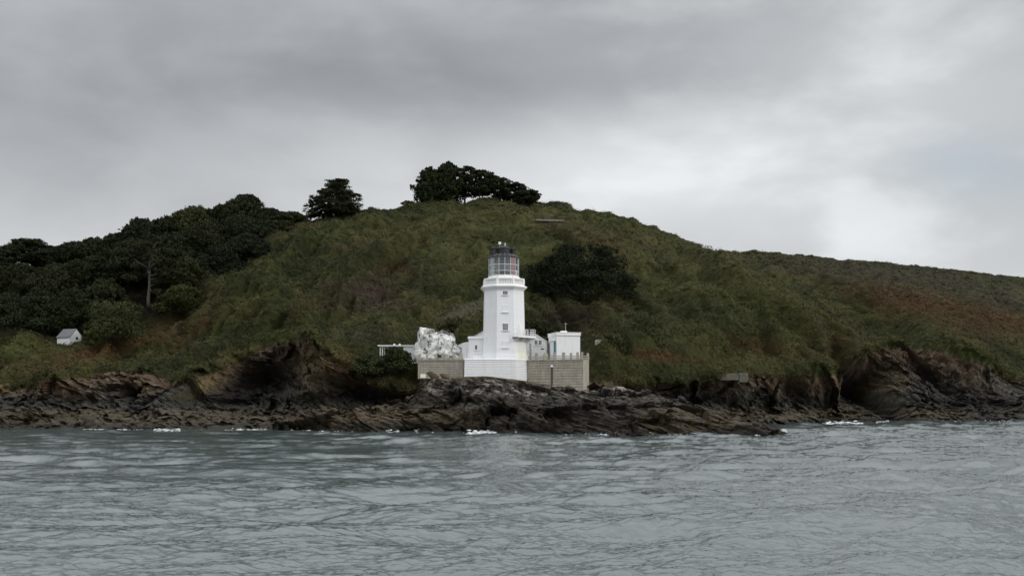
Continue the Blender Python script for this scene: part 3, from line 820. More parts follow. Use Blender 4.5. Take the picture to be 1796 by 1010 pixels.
# ================================================================== sea
def ocean_tile(N, L, wdir, lmin, lmax, seed, spread=2.0, ex=4.0):
    rr = np.random.RandomState(seed)
    k = np.fft.fftfreq(N, L / N) * 2 * np.pi
    kx, ky = np.meshgrid(k, k, indexing='xy')
    kk = np.sqrt(kx ** 2 + ky ** 2); kk[0, 0] = 1
    cosw = (kx * wdir[0] + ky * wdir[1]) / kk
    Ph = kk ** -ex * np.exp(-(2 * np.pi / lmax / kk) ** 2) * np.exp(-(kk * lmin / 2 / np.pi) ** 2) * (np.abs(cosw) ** spread + .05)
    Ph[0, 0] = 0
    h = (rr.normal(size=(N, N)) + 1j * rr.normal(size=(N, N))) * np.sqrt(Ph)
    H = np.fft.ifft2(h); s = 1 / H.real.std()
    Z = H.real * s
    DXx = np.fft.ifft2(h * 1j * kx / kk).real * s; DYy = np.fft.ifft2(h * 1j * ky / kk).real * s
    return Z, DXx, DYy, L


def samp(tile, x, y, rot=0.0):
    Z, a, b, L = tile; N = Z.shape[0]
    c, s = math.cos(rot), math.sin(rot)
    u = ((x * c + y * s) / L * N) % N; v = ((-x * s + y * c) / L * N) % N
    i = np.floor(u).astype(int); j = np.floor(v).astype(int); fu = u - i; fv = v - j
    i %= N; j %= N; i2 = (i + 1) % N; j2 = (j + 1) % N
    def g(A_): return (A_[j, i] * (1 - fu) + A_[j, i2] * fu) * (1 - fv) + (A_[j2, i] * (1 - fu) + A_[j2, i2] * fu) * fv
    zx, zy = g(a), g(b)
    return g(Z), zx * c - zy * s, zx * s + zy * c


fr = np.arctan((np.concatenate([np.arange(-1000, -60, 5.0), np.arange(-60, 1860, 1.7), np.arange(1860, 2800, 5.0)]) - CX) / F)
th = np.concatenate([fr, np.linspace(fr[-1], fr[0] + 2 * np.pi, 90)[1:-1]])
pyr = np.concatenate([np.array([30000, 12000, 7000, 4500, 3200, 2400, 1900, 1600, 1400, 1250, 1180]), np.arange(1120, 775, -.5), np.arange(775, 735, -.28), np.array([734, 732, 729, 726, 722, 718, 714, 711, 709, 707.5, 706.5, 705.7])])
rad = F * CH / (pyr - HZ)
TH, RR = np.meshgrid(th, rad, indexing='xy')
WX = RR * np.sin(TH); WY = RR * np.cos(TH)
t1 = ocean_tile(1024, 150.0, (.25, -.97), .3, 4.5, 1, 3.0, 3.6)
t2_ = ocean_tile(1024, 61.0, (-.2, -.98), .10, .7, 2, 4.0, 2.4)
t3 = ocean_tile(512, 380.0, (.3, -.95), 4, 13, 3, 2.0)
patch = 1 + .32 * np.clip(WX / 40, -1, 1) + .6 * fbm(WX / 30, WY / 22, WX * 0, 4)
z1, a1, b1 = samp(t1, WX, WY); z2, a2, b2 = samp(t2_, WX, WY, .15); z3, a3, b3 = samp(t3, WX, WY, -.2)
dm = sstep(900, 300, RR)
k1, k2, k3 = .056 * patch * dm, .016 * patch * dm, .16 * patch * dm
WZ = z1 * k1 + z2 * k2 + z3 * k3
WXd = WX - .7 * (a1 * k1 + a2 * k2 + a3 * k3); WYd = WY - .7 * (b1 * k1 + b2 * k2 + b3 * k3)
me = np_mesh('sea', np.stack([WXd, WYd, WZ], -1).reshape(-1, 3), grid_faces(len(rad), len(th), True), True)
sea = link('sea', me, M_water); tag(sea, kind='structure')

# foam where swell meets rock
r = np.random.RandomState(9)
pts = []; sz = []
for x0, x1, py, dens, s in [(270, 316, 755.2, 90, .22), (205, 230, 754, 20, .14), (395, 470, 754.5, 40, .13), (500, 522, 753.5, 30, .2), (676, 700, 758, 40, .2), (725, 735, 758.2, 14, .16), (818, 868, 760.6, 130, .3), (895, 905, 761.5, 10, .15),
                            (1372, 1381, 759.5, 40, .3), (1450, 1512, 743.2, 150, .38), (1536, 1560, 741.4, 60, .3), (1700, 1796, 740.2, 160, .2), (1130, 1150, 762.8, 20, .13), (1570, 1700, 740.8, 60, .14), (560, 640, 757, 25, .1), (930, 1100, 762.6, 40, .1)]:
    px = r.uniform(x0, x1, dens); u = (px - x0) / (x1 - x0)
    Y = wl(py + .4) + r.normal(0, .8, dens) + .2
    pts.append(np.stack([(px - CX) * Y / F, Y, np.abs(r.normal(.08, .12, dens)) * (1 + 1.5 * s * np.sin(np.pi * u))], -1)); sz.append(np.full(dens, s) * r.uniform(.5, 1.4, dens))
pts = np.concatenate(pts); sz = np.concatenate(sz)
pxx = r.uniform(0, 1796, 1600); wy = np.where((pxx > 500) & (pxx < 1385), np.interp(pxx, [q[0] for q in OW], [q[1] for q in OW]), np.interp(pxx, [q[0] for q in WLINE], [q[1] for q in WLINE]))
keepf = perlin(pxx / 40, pxx * 0, pxx * 0 + 4.4) > -.10
pxx, wy = pxx[keepf], wy[keepf]; Yf = wl(wy + .25) + r.normal(0, .5, len(pxx)) - .6
pts = np.concatenate([pts, np.stack([(pxx - CX) * Yf / F, Yf, r.uniform(.02, .12, len(pxx))], -1)]); sz = np.concatenate([sz * .8, r.uniform(.05, .22, len(pxx))])
me = poly_rocks('sea_foam', pts, sz * .8, np.ones((len(pts), 3)), 21, 0.0, .45)
fo = link('sea_foam', me, M_foam); tag(fo, 'white foam of small waves breaking against the dark shore rocks', 'foam', kind='stuff')


# ================================================================== trees
LEAFDARK = A(29, 33, 21, 1.8); LEAFMID = A(38, 41, 26, 1.6); LEAFGREEN = A(50, 53, 31, 1.5)


def tree(name, label, cat, px, top, Y, wpx, style, seed, group=None, col=LEAFDARK, base_py=None, lean=0.0, bark=None, dens=1.0, yfix=None):
    r = np.random.RandomState(seed)
    z0 = ground(px, Y) - .4
    if base_py is not None:
        hp = hit(px, base_py, 2.2)
        Y = hp.y + wpx * .08; z0 = hp.z - .5
        if yfix: Y = yfix; z0 = CH + (HZ - base_py) * Y / F
    x0 = (px - CX) * Y / F
    H = CH + (HZ - top) * Y / F - z0
    H = max(H, 1.0)
    W = wpx * Y / F
    t = thing(name, label, cat, (x0, Y, z0), 0, group)
    tr = MB(); base_r = max(.10, H * .026)
    ln = lean * W
    npt = 7
    tp = [Vector((ln * (q / (npt - 1)) ** 1.4 + r.normal(0, .03) * H * (q > 0) * .5, r.normal(0, .02) * H * (q > 0), H * .9 * q / (npt - 1))) for q in range(npt)]
    if style != 'bush':
        tr.tube(tp, [base_r * (1.25 if q == 0 else 1) * (1 - .85 * q / (npt - 1)) for q in range(npt)], 8)
    # pads of foliage: (pos, radius, flatness)
    pads = []
    if style == 'dense':
        n = int(125 * dens)
        for i in range(n):
            f = r.uniform(.06, .96); env = min(1.0, 1.3 * (1 - f) ** .62) * (.8 + .2 * min(1, f * 4))
            a = r.uniform(0, 2 * math.pi); q = math.sqrt(r.uniform(.05, 1)) * W / 2 * max(.12, env) * r.uniform(.75, 1.08)
            pads.append((Vector((q * math.cos(a) + ln * f, q * math.sin(a), H * f)), W * r.uniform(.06, .13) * (.65 + .35 * env), .95))
        for i in range(int(46 * dens)):
            f = r.uniform(.35, .985); env = min(1.0, 1.3 * (1 - f) ** .62); a = r.uniform(0, 2 * math.pi); q = W / 2 * max(.05, env) * r.uniform(.85, 1.12)
            pads.append((Vector((q * math.cos(a) + ln * f, q * math.sin(a), H * min(1.02, f + r.uniform(.0, .07)))), W * r.uniform(.022, .045), 1.5))
    elif style == 'pine':
        n = int(90 * dens)
        for i in range(n):
            f = r.uniform(.24, .97); env = math.sqrt(max(0, 1 - ((f - .48) / .52) ** 2))
            a = r.uniform(0, 2 * math.pi); q = math.sqrt(r.uniform(.05, 1)) * W / 2 * max(.2, env)
            pads.append((Vector((q * math.cos(a) + ln * f, q * math.sin(a), H * f)), W * r.uniform(.06, .115), .5))
    elif style == 'cedar':
        for L in range(8):
            f = .14 + .83 * L / 7; rl = W / 2 * (1.02 - .82 * (L / 7) ** 1.4)
            m = max(4, int(17 * (1 - L / 10)))
            for i in range(m):
                a = 2 * math.pi * i / m + r.uniform(-.4, .4); q = rl * r.uniform(.35, 1.0)
                pads.append((Vector((q * math.cos(a), q * math.sin(a), H * (f + r.uniform(-.03, .03)) - .06 * q)), W * r.uniform(.085, .14), .32))
    elif style == 'spread':
        n = int(60 * dens)
        for i in range(n):
            a = r.uniform(0, 2 * math.pi); q = math.sqrt(r.uniform(0, 1)); f = .97 - .34 * q ** 2 - r.uniform(0, .50) * r.uniform(.3, 1)
            pads.append((Vector((q * W / 2 * math.cos(a) + ln, q * W / 2 * math.sin(a), H * f)), W * r.uniform(.05, .10), .75))
    elif style == 'bush':
        n = int(26 * dens)
        for i in range(n):
            a = r.uniform(0, 2 * math.pi); f = r.uniform(.1, .9); q = W / 2 * math.sqrt(max(.05, 1 - f ** 2)) * r.uniform(.3, 1)
            pads.append((Vector((q * math.cos(a), q * math.sin(a), H * f * .95)), W * r.uniform(.10, .17), .75))
    # limbs reach for the pads
    order = list(range(len(pads))); r.shuffle(order)
    for i in order[:(14 if style != 'bush' else 6)]:
        p = pads[i][0]; f = max(.06, min(.86, p.z / H - .10 - .12 * r.uniform()))
        s = tp[0].lerp(tp[-1], min(1, f / .9)); s.x = ln * (min(1, f / .9)) ** 1.4
        mid = s.lerp(p, .5) + Vector((0, 0, -.03 * H)); rr_ = base_r * (.42 - .2 * f)
        if style == 'bush': s = Vector((0, 0, 0)); rr_ = base_r * .5
        tr.tube([s, mid, p], [rr_, rr_ * .7, rr_ * .3], 6)
    tr.build('trunk' if style != 'bush' else 'stems', bark or M_bark, t, True)
    cent = np.array([tuple(p[0]) for p in pads]); rd = np.array([[p[1], p[1], p[1] * p[2]] for p in pads])
    px_per = F / Y * .57
    sz = np.clip(1.05 / px_per, .10, .42)
    area = (rd[:, 0] * px_per) ** 2
    nl = int(np.clip(area.mean() * 5.0, 40, 150))
    base = np.tile(col, (len(cent), 1)) * r.uniform(.75, 1.3, (len(cent), 1)) * r.uniform(.8, 1.25) * np.array([r.uniform(.92, 1.12), 1, r.uniform(.85, 1.1)])
    # ragged: sub-tufts at the pad surface
    sub = 8
    d = r.normal(size=(len(cent), sub, 3)); d /= np.linalg.norm(d, axis=-1, keepdims=True); d[..., 2] = np.abs(d[..., 2]) * .8 - .1
    sc = (cent[:, None] + d * rd[:, None] * 1.08 * 1.15).reshape(-1, 3); srd = np.repeat(rd * .36, sub, 0)
    V1, F1, C1 = leaf_tris(cent, rd, nl, sz, base, seed + 1, up=.35, cvar=.13, nrnd=.4, rmin=.25, rmax=1.25)
    V2, F2, C2 = leaf_tris(sc, srd, max(8, nl // 6), sz, np.repeat(base, sub, 0), seed + 2, up=.35, cvar=.13, nrnd=.4, rmin=.1, rmax=1.3)
    # nothing pokes above the intended top
    V = np.concatenate([V1, V2]); Fc = np.concatenate([F1, F2 + len(V1)]); cl = np.concatenate([C1, C2])
    link('crown' if style != 'bush' else 'foliage', np_mesh('crown', V, Fc, False, cl), M_leaf, t)
    return t


WOOD = 'dark trees of the wood on the left slope'
wood = [  # px, top, Y, width, style, colour, label
    (6, 432, 232, 56, 'pine', LEAFDARK, 'pine at the left edge of the picture with sky between its branches'),
    (47, 421, 236, 66, 'pine', LEAFDARK, 'pine standing proud of the skyline second from the left edge'),
    (92, 436, 238, 60, 'dense', LEAFDARK, 'low rounded dark tree right of the leftmost two skyline pines'),
    (128, 428, 238, 60, 'dense', LEAFDARK, 'round dark skyline tree above the white hut'),
    (163, 421, 238, 58, 'dense', LEAFDARK, 'dark skyline tree just right of the one above the white hut'),
    (205, 412, 238, 62, 'dense', LEAFDARK, 'dark skyline pine at the foot of the step in the wood outline'),
    (243, 388, 236, 66, 'dense', LEAFDARK, 'tall dark pine where the wood outline steps up, above the bare pale trunk'),
    (290, 385, 240, 66, 'dense', LEAFDARK, 'dark skyline tree left of the greener rounded tree'),
    (338, 368, 244, 84, 'dense', LEAFGREEN, 'greener smooth rounded tree on the skyline of the wood'),
    (388, 362, 244, 60, 'dense', LEAFDARK, 'dark skyline tree between the greener tree and the tallest tree'),
    (427, 347, 244, 78, 'dense', LEAFDARK, 'tallest dark tree of the wood with a spiky pointed top'),
    (468, 370, 246, 60, 'dense', LEAFDARK, 'dark tree on the right shoulder of the tallest tree of the wood'),
    (505, 376, 248, 52, 'pine', LEAFDARK, 'small dark pine at the right end of the wood on the skyline'),
    (30, 470, 216, 96, 'dense', LEAFDARK, 'broad dark tree in the middle of the wood near the left edge'),
    (100, 470, 216, 96, 'dense', LEAFDARK, 'broad dark tree directly up the slope from the white hut'),
    (170, 455, 218, 90, 'dense', LEAFDARK, 'dark tree in the middle of the wood above the big green bush'),
    (232, 425, 216, 90, 'dense', LEAFDARK, 'dark tree crown just left of the bare pale trunk'),
    (300, 415, 220, 90, 'dense', LEAFDARK, 'dark tree crown just right of the bare pale trunk'),
    (362, 398, 224, 90, 'dense', LEAFDARK, 'dark tree below the greener rounded tree'),
    (418, 385, 228, 84, 'dense', LEAFDARK, 'dark tree on the slope below the tallest tree of the wood'),
    (464, 392, 232, 64, 'dense', LEAFDARK, 'dark tree at the lower right of the wood'),
    (492, 398, 238, 44, 'dense', LEAFDARK, 'lowest dark tree on the right end of the wood beside open scrub'),
    (8, 520, 198, 84, 'dense', LEAFDARK, 'front dark tree of the wood at the left edge above the green bank'),
    (66, 512, 198, 80, 'dense', LEAFDARK, 'front dark tree of the wood left of the white hut'),
    (124, 510, 199, 74, 'dense', LEAFDARK, 'front dark tree right behind the white hut'),
    (180, 492, 203, 74, 'dense', LEAFMID, 'front tree of the wood just behind the big green bush'),
    (322, 455, 208, 80, 'dense', LEAFDARK, 'front dark tree right of the bare pale trunk at the wood edge'),
    (382, 432, 213, 76, 'dense', LEAFDARK, 'front dark tree at the wood edge below the dark middle trees'),
    (432, 415, 219, 66, 'dense', LEAFDARK, 'front dark tree where the wood edge climbs to the skyline'),
]
for i, q in enumerate(wood):
    tree('pine_tree' if q[4] == 'pine' else 'tree', q[6], 'tree', q[0], q[1], q[2], q[3] * 1.3, q[4], 100 + i * 7, WOOD, q[5], lean=.05, dens=1.35)
tree('pine_tree', 'pine with a tall bare pale trunk at the edge of the left wood', 'tree', 262, 408, 205, 92, 'spread', 555, WOOD, LEAFDARK, bark=M_deadbark)
tree('cedar_tree', 'lone dark layered tree on the left shoulder of the hill against the sky', 'tree', 591, 318, 250, 108, 'cedar', 701, col=LEAFDARK, dens=1.2)
TOP = 'windswept pines on the hilltop'
for i, (px, tp, wp, sty, le, lab) in enumerate([
        (756, 297, 62, 'dense', -.05, 'leftmost windswept hilltop pine with low spreading branches'),
        (785, 288, 66, 'dense', 0, 'tallest dark pine of the hilltop clump'),
        (815, 292, 58, 'pine', .05, 'hilltop pine just right of the tallest one'),
        (842, 299, 58, 'pine', .05, 'dense pine in the middle right of the hilltop clump'),
        (866, 311, 54, 'pine', .1, 'hilltop pine where the clump outline begins to fall to the right'),
        (892, 321, 50, 'pine', .15, 'second from right pine of the hilltop clump with sky gaps below'),
        (917, 333, 44, 'pine', .2, 'rightmost and lowest windswept pine of the hilltop clump')]):
    tree('pine_tree', lab, 'tree', px, tp + 1, 264 + (i % 3) * 2, wp * 1.12, sty, 800 + i * 5, TOP, LEAFDARK, lean=le, dens=1.0)
tree('pine_tree', 'broad flat-topped dark pine growing on the slope right of the lantern', 'tree', 1018, 421, 196, 184, 'spread', 901, col=LEAFDARK * .9, base_py=574, lean=0, dens=2.4)
for i, (px, tp, bp, Y, wp, cl_, lab) in enumerate([
        (208, 528, 594, -188, 108, LEAFGREEN, 'large rounded green bush right of the white hut below the wood'),
        (318, 500, 548, -201, 84, LEAFGREEN, 'rounded green bush at the edge of the wood right of the bare trunk'),
        (158, 577, 606, -184, 34, LEAFGREEN, 'low green bush touching the right corner of the white hut'),
        (718, 352, 368, 258, 34, LEAFGREEN, 'small bush on the skyline left of the hilltop pines'),
        (795, 556, 606, 174, 84, LEAFGREEN, 'bright green bush on the bank above the whitewashed rock'),
        (692, 607, 655, -155.2, 62, LEAFMID * 1.1, 'dark green rounded bush in front of the low white shelter'),
        (648, 619, 655, -155.5, 60, LEAFMID * 1.2, 'green bush on the cliff top left of the low white shelter'),
        (1035, 640, 664, 150, 20, LEAFMID, 'small dark bush hanging at the right corner of the stone retaining wall'),
        (945, 560, 606, 176, 70, LEAFMID * .8, 'dark bush on the bank behind the gabled white building'),
        (1120, 572, 602, 172, 84, LEAFMID, 'dark green bush on the bank right of the flat-roofed white building'),
        (1070, 585, 625, 166, 70, LEAFGREEN * .9, 'green bush just right of the flat-roofed white building'),
        (680, 562, 606, 176, 60, LEAFMID, 'dark bush on the slope above the low white shelter')]):
    tree('bush', lab, 'bush', px, tp, abs(Y), wp, 'bush', 1000 + i * 3, None, cl_, base_py=bp, dens=1.5, yfix=-Y if Y < 0 else None)

# ================================================================== lighthouse
YC = 153.2
LX = (883.6 - CX) * YC / F
def zf(py, Y=150.0): return CH + (HZ - py) * Y / F
Z0 = zf(663)
lh = thing('lighthouse', 'tall white octagonal lighthouse with a glazed black-roofed lantern', 'lighthouse', (LX, YC, Z0), R(4.5))


def octo(Rv, z, cx=0.0, n=8, rot=22.5):
    return [(cx + Rv * math.sin(R(rot + 360 / n * q)), -Rv * math.cos(R(rot + 360 / n * q)), z) for q in range(n)]


def offs(poly, d):
    """offset a convex ccw/cw polygon outward by d"""
    n = len(poly); cx = sum(p[0] for p in poly) / n; cy = sum(p[1] for p in poly) / n; out = []
    lines = []
    for i in range(n):
        a = Vector(poly[i][:2]); b = Vector(poly[(i + 1) % n][:2]); e = (b - a).normalized(); nn = Vector((e.y, -e.x))
        if nn.dot(a - Vector((cx, cy))) < 0: nn = -nn
        lines.append((a + nn * d, e))
    for i in range(n):
        p, e = lines[i - 1]; q, g = lines[i]
        den = e.x * g.y - e.y * g.x; s = ((q.x - p.x) * g.y - (q.y - p.y) * g.x) / den
        out.append((p.x + e.x * s, p.y + e.y * s))
    return out


def courses(mb, poly, z0, z1, n, batter=0.0, groove=.10):
    rings = []
    for i in range(n):
        a = z0 + (z1 - z0) * i / n; b_ = z0 + (z1 - z0) * (i + 1) / n; h = (z1 - z0) / n
        oa = batter * (1 - i / n); ob = batter * (1 - (i + 1) / n)
        for z, o in ((a, oa - groove), (a + h * .16, oa - groove), (a + h * .21, oa), (b_ - .01, ob + .012), (b_, ob - groove)):
            rings.append([(x, y, z) for x, y in offs(poly, o)])
    mb.loft(rings)


zp = lambda py: zf(py) - Z0
# plinth with shadow-line courses
ap = 3.9 * math.cos(R(22.5)); hs = 3.9 * math.sin(R(22.5))
pl = [(-5.95, -ap), (hs, -ap), (ap, -hs), (ap, hs), (hs, ap), (-5.95, ap)]
mb = MB(); courses(mb, pl, -1.6, zp(631.5), 12, .12); mb.build('plinth', M_white, lh)
mb = MB(); mb.loft([[(x, y, z) for x, y in offs(pl, o)] for z, o in ((zp(631.5) + .002, .07), (zp(630), .07), (zp(629.2), .0), (zp(628.9), -.3))]); mb.build('plinth_coping', M_trim, lh)
# skirt
mb = MB()
mb.loft([octo(3.72, zp(629), .05), octo(3.70, zp(626), .05), octo(3.62, zp(625.7), .05), octo(3.58, zp(622.5), .05), octo(3.52, zp(622.2), .05), octo(3.46, zp(618.5), .05), octo(3.34, zp(617.8), .05)])
mb.build('tower_skirt', M_tower, lh)
# shaft; stepped where the storey bands are
prof = [(zp(619), 3.44), (zp(600), 3.36), (zp(585), 3.30), (zp(584.8), 3.275), (zp(560), 3.23), (zp(530), 3.18), (zp(506.5), 3.13)]
mb = MB(); mb.loft([octo(Rv, z, .03 * (1 - i / 6)) for i, (z, Rv) in enumerate(prof)]); mb.build('tower_shaft', M_tower, lh)


def face_r(z):
    zz_ = [p[0] for p in prof]; rr_ = [p[1] for p in prof]
    return float(np.interp(z, zz_, rr_)) * math.cos(R(22.5))


def window(parent, cx, zc, wd, ht, yf, glazed=True, nx=2, nz=3, name='window', sill=True, axis='y', frame=None, fmat=None):
    """window on a wall facing local -Y at y = yf"""
    m = MB(); b = .045
    for x in (cx - wd / 2 - b, cx + wd / 2): m.box(x, x + b, yf - .03, yf + .08, zc - ht / 2, zc + ht / 2)
    m.box(cx - wd / 2 - b, cx + wd / 2 + b, yf - .035, yf + .08, zc + ht / 2, zc + ht / 2 + .06)
    if glazed:
        for q in range(1, nx): m.box(cx - wd / 2 + wd * q / nx - .014, cx - wd / 2 + wd * q / nx + .014, yf - .022, yf + .03, zc - ht / 2, zc + ht / 2)
        for q in range(1, nz): m.box(cx - wd / 2, cx + wd / 2, yf - .020, yf + .028, zc - ht / 2 + ht * q / nz - .013, zc - ht / 2 + ht * q / nz + .013)
    wf = m.build(name, fmat or M_trim, parent)
    m = MB(); m.box(cx - wd / 2, cx + wd / 2, yf - .012, yf + .05, zc - ht / 2, zc + ht / 2); m.build('pane' if glazed else 'blank_panel', M_pane if glazed else M_tower, wf)
    if sill:
        m = MB(); m.box(cx - wd / 2 - .14, cx + wd / 2 + .14, yf - .16, yf + .05, zc - ht / 2 - .13, zc - ht / 2 - .02); m.build('sill', M_trim, wf)
    return wf


wcx = .02
for py, hh, gl, wd in ((513, .50, True, .68), (541.5, .85, False, .74), (573, .95, True, .74), (604, .85, False, .74)):
    z = zp(py); yf = -(face_r(z - hh / 2) + .004)
    window(lh, wcx, z, wd, hh, yf, gl, 4 if hh > .6 else 3, 4 if hh > .6 else 2, 'window' if gl else 'blind_window')
# windows on the other faces, out of this view but real
# cornice and gallery
mb = MB(); mb.loft([octo(Rv, z) for z, Rv in ((zp(507.5), 3.14), (zp(505.5), 3.30), (zp(503.5), 3.42), (zp(502.6), 3.62), (zp(500.4), 3.66), (zp(499.6), 3.50), (zp(498.4), 3.30))]); mb.build('cornice', M_trim, lh)
gal = MB(); gal.loft([octo(3.22, zp(498.6)), octo(3.22, zp(496.6)), octo(3.18, zp(496.4)), octo(2.6, zp(496.4))]); 
bal = gal.build('gallery_base', M_trim, lh)
mb = MB()
# parapet rail ring
ro, ri = 3.20, 2.92
def ringsolid(m, ro, ri, za, zb, n=8, rot=22.5):
    a = octo(ro, za, 0, n, rot); b = octo(ro, zb, 0, n, rot); c = octo(ri, zb, 0, n, rot); d = octo(ri, za, 0, n, rot)
    k = n
    vs = a + b + c + d; fs = []
    for j in range(k):
        q = (j + 1) % k
        fs += [(j, q, k + q, k + j), (k + j, k + q, 2 * k + q, 2 * k + j), (2 * k + j, 2 * k + q, 3 * k + q, 3 * k + j), (3 * k + j, 3 * k + q, q, j)]
    m.add(vs, fs)
ringsolid(mb, 3.24, 2.88, zp(488.2), zp(485.9)); rail = mb.build('parapet', M_trim, lh)
for j in range(8):
    a = Vector(octo(3.10, 0)[j]); b = Vector(octo(3.10, 0)[(j + 1) % 8])
    mbp = MB(); c = a; d = (b - a).normalized()
    mbp.cyl(a.x, a.y, [(zp(496.4), .17), (zp(488.2), .17)], 8); mbp.build('corner_pier', M_trim, rail)
    n = 9
    m2_ = MB()
    for q in range(1, n):
        p = a.lerp(b, q / n)
        m2_.cyl(p.x, p.y, [(zp(496.4), .075), (zp(494.5), .10), (zp(492), .065), (zp(489.5), .07), (zp(488.2), .09)], 6)
    m2_.build('balusters', M_trim, rail)
# inner screen wall behind the balusters so that they read pale
# lantern plinth (murette)
LR = 2.24
mb = MB(); mb.loft([octo(Rv, z, 0, 16, 0) for z, Rv in ((zp(497), 2.62), (zp(486), 2.62), (zp(483.5), 2.50), (zp(482.5), 2.34), (zp(481), 2.32), (zp(480.8), 2.0))]); mb.build('lantern_base', M_trim, lh)
# lantern
zb, zt = zp(481), zp(448)
lan = MB()
for q in range(16):
    a = octo(LR, 0, 0, 16, 0)[q]
    lan.tube([(a[0], a[1], zb), (a[0], a[1], zt)], .030, 6)
def hoop(m, Rv, z, t, n=16):
    ps = octo(Rv, z, 0, n, 0)
    for q in range(n): m.bar(ps[q], ps[(q + 1) % n], t, t)
for z, t in ((zb + .04, .09), (zb + (zt - zb) * .26, .05), (zb + (zt - zb) * .60, .05), (zt - .03, .09)): hoop(lan, LR, z, t)
lant = lan.build('lantern', M_trim, lh)
g = MB(); g.loft([octo(LR - .015, zb + .02, 0, 16, 0), octo(LR - .015, zt - .02, 0, 16, 0)], False, False); g.build('glazing', M_glass, lant)
def panel(q0, q1, Rv, za, zb_, matr, name, par, f0=0.0, f1=1.0):
    m = MB(); ps = octo(Rv, 0, 0, 16, 0)
    for q in range(q0, q1):
        a = Vector(ps[q % 16]); b = Vector(ps[(q + 1) % 16]); a2 = a.lerp(b, f0); b2 = a.lerp(b, f1); nn = (a + b).normalized() * .02
        m.loft([[(*(a2)[:2], za), (*(b2)[:2], za), (*(b2 - nn)[:2], za), (*(a2 - nn)[:2], za)], [(*(a2)[:2], zb_), (*(b2)[:2], zb_), (*(b2 - nn)[:2], zb_), (*(a2 - nn)[:2], zb_)]])
    return m.build(name, matr, par)
panel(1, 2, LR - .06, zb + .05, zt - .05, M_red, 'red_sector_pane', lant, .15, .98)
panel(13, 14, LR - .06, zb + .05, zt - .05, M_curtain, 'white_blind', lant, .2, .6)
panel(2, 3, LR - .06, zb + .05, zb + .9, M_curtain, 'white_blind', lant, .4, .8)
m = MB(); m.cyl(0, 0, [(zb - .1, .5), (zb + .6, .5), (zb + .62, .72), (zb + .95, .85), (zb + 1.3, .88), (zb + 1.7, .85), (zb + 2.0, .7), (zb + 2.02, .3), (zb + 2.3, .28)], 24); m.build('lens', M_lens, lh, True)
m = MB(); m.cyl(0, 0, [(zb - .1, .95), (zb + .55, .95), (zb + .56, .5)], 20); m.build('lens_pedestal', M_dark, lh)
# roof
rz = zp(447.6)
m = MB(); m.loft([octo(Rv, z, 0, 16, 0) for z, Rv in ((rz - .10, 2.30), (rz + .02, 2.34), (rz + .10, 2.22), (zp(441), 1.35), (zp(440.5), 1.1))]); roof = m.build('lantern_roof', M_dark, lh)
m = MB()
for q in range(16):
    a = octo(2.26, rz + .11, 0, 16, 0)[q]; b = octo(1.38, zp(441) + .03, 0, 16, 0)[q]
    MB().tube([a, b], .022, 5).build('roof_rib', M_frame, roof)
m = MB(); m.cyl(-.02, -.1, [(zp(442), 1.0), (zp(431.5), 1.0), (zp(431.3), 1.08), (zp(430.6), 1.08), (zp(429), .95), (zp(427), .62), (zp(425.8), .25), (zp(425.3), .05)], 24); m.build('vent_drum', M_dark, roof, False)
m = MB(); ringsolid(m, 1.09, .95, zp(430.7), zp(430.2), 24, 0); m.build('drum_rim', M_frame, roof)
for x, y, rr_, zt_ in ((-1.62, -.25, .58, 432.5), (1.42, .1, .46, 432.5), (.1, 1.5, .5, 432.5)):
    m = MB(); m.cyl(x, y, [(zp(446.5), rr_ * .92), (zp(zt_), rr_ * .92), (zp(zt_ - .2), rr_ * 1.12), (zp(zt_ - 1.2), rr_ * 1.12), (zp(zt_ - 1.8), rr_ * .6)], 18); m.build('side_ventilator', M_dark, roof)
m = MB(); m.tube([(-.62, -.2, zp(430)), (-.62, -.2, zp(423.5))], .03, 6); m.box(-.80, -.42, -.36, -.02, zp(423.4), zp(419)); m.build('emergency_lamp', M_trim, roof)
m = MB(); m.cyl(.18, -.1, [(zp(425.8), .12), (zp(422.5), .14), (zp(420.2), .02)], 10); m.build('finial', M_steel, roof)
m = MB()
for x, y, t in ((-1.35, 0, 422), (-.95, .5, 420), (.7, .4, 421), (1.2, .1, 421), (.95, -.5, 423)):
    m.tube([(x, y, zp(436)), (x, y, zp(t))], .022, 5)
hp = [Vector((1.3 * math.cos(a * math.pi / 8), 1.1 * math.sin(a * math.pi / 8), zp(425))) for a in range(17)]
m.tube(hp, .02, 5); m.build('roof_rail', M_dark, roof)
# gallery rail behind the parapet (thin dark)
m = MB(); hoop(m, 2.95, zp(482.6), .03, 8)
for q in range(8):
    a = octo(2.95, 0, 0, 8, 22.5)[q]
ringm = MB()
pts8 = octo(2.98, zp(482.4), 0, 8, 22.5)
for q in range(8):
    ringm.tube([pts8[q], pts8[(q + 1) % 8]], .022, 5); ringm.tube([(pts8[q][0], pts8[q][1], zp(488)), pts8[q]], .022, 5)
ringm.build('gallery_handrail', M_dark, lh)

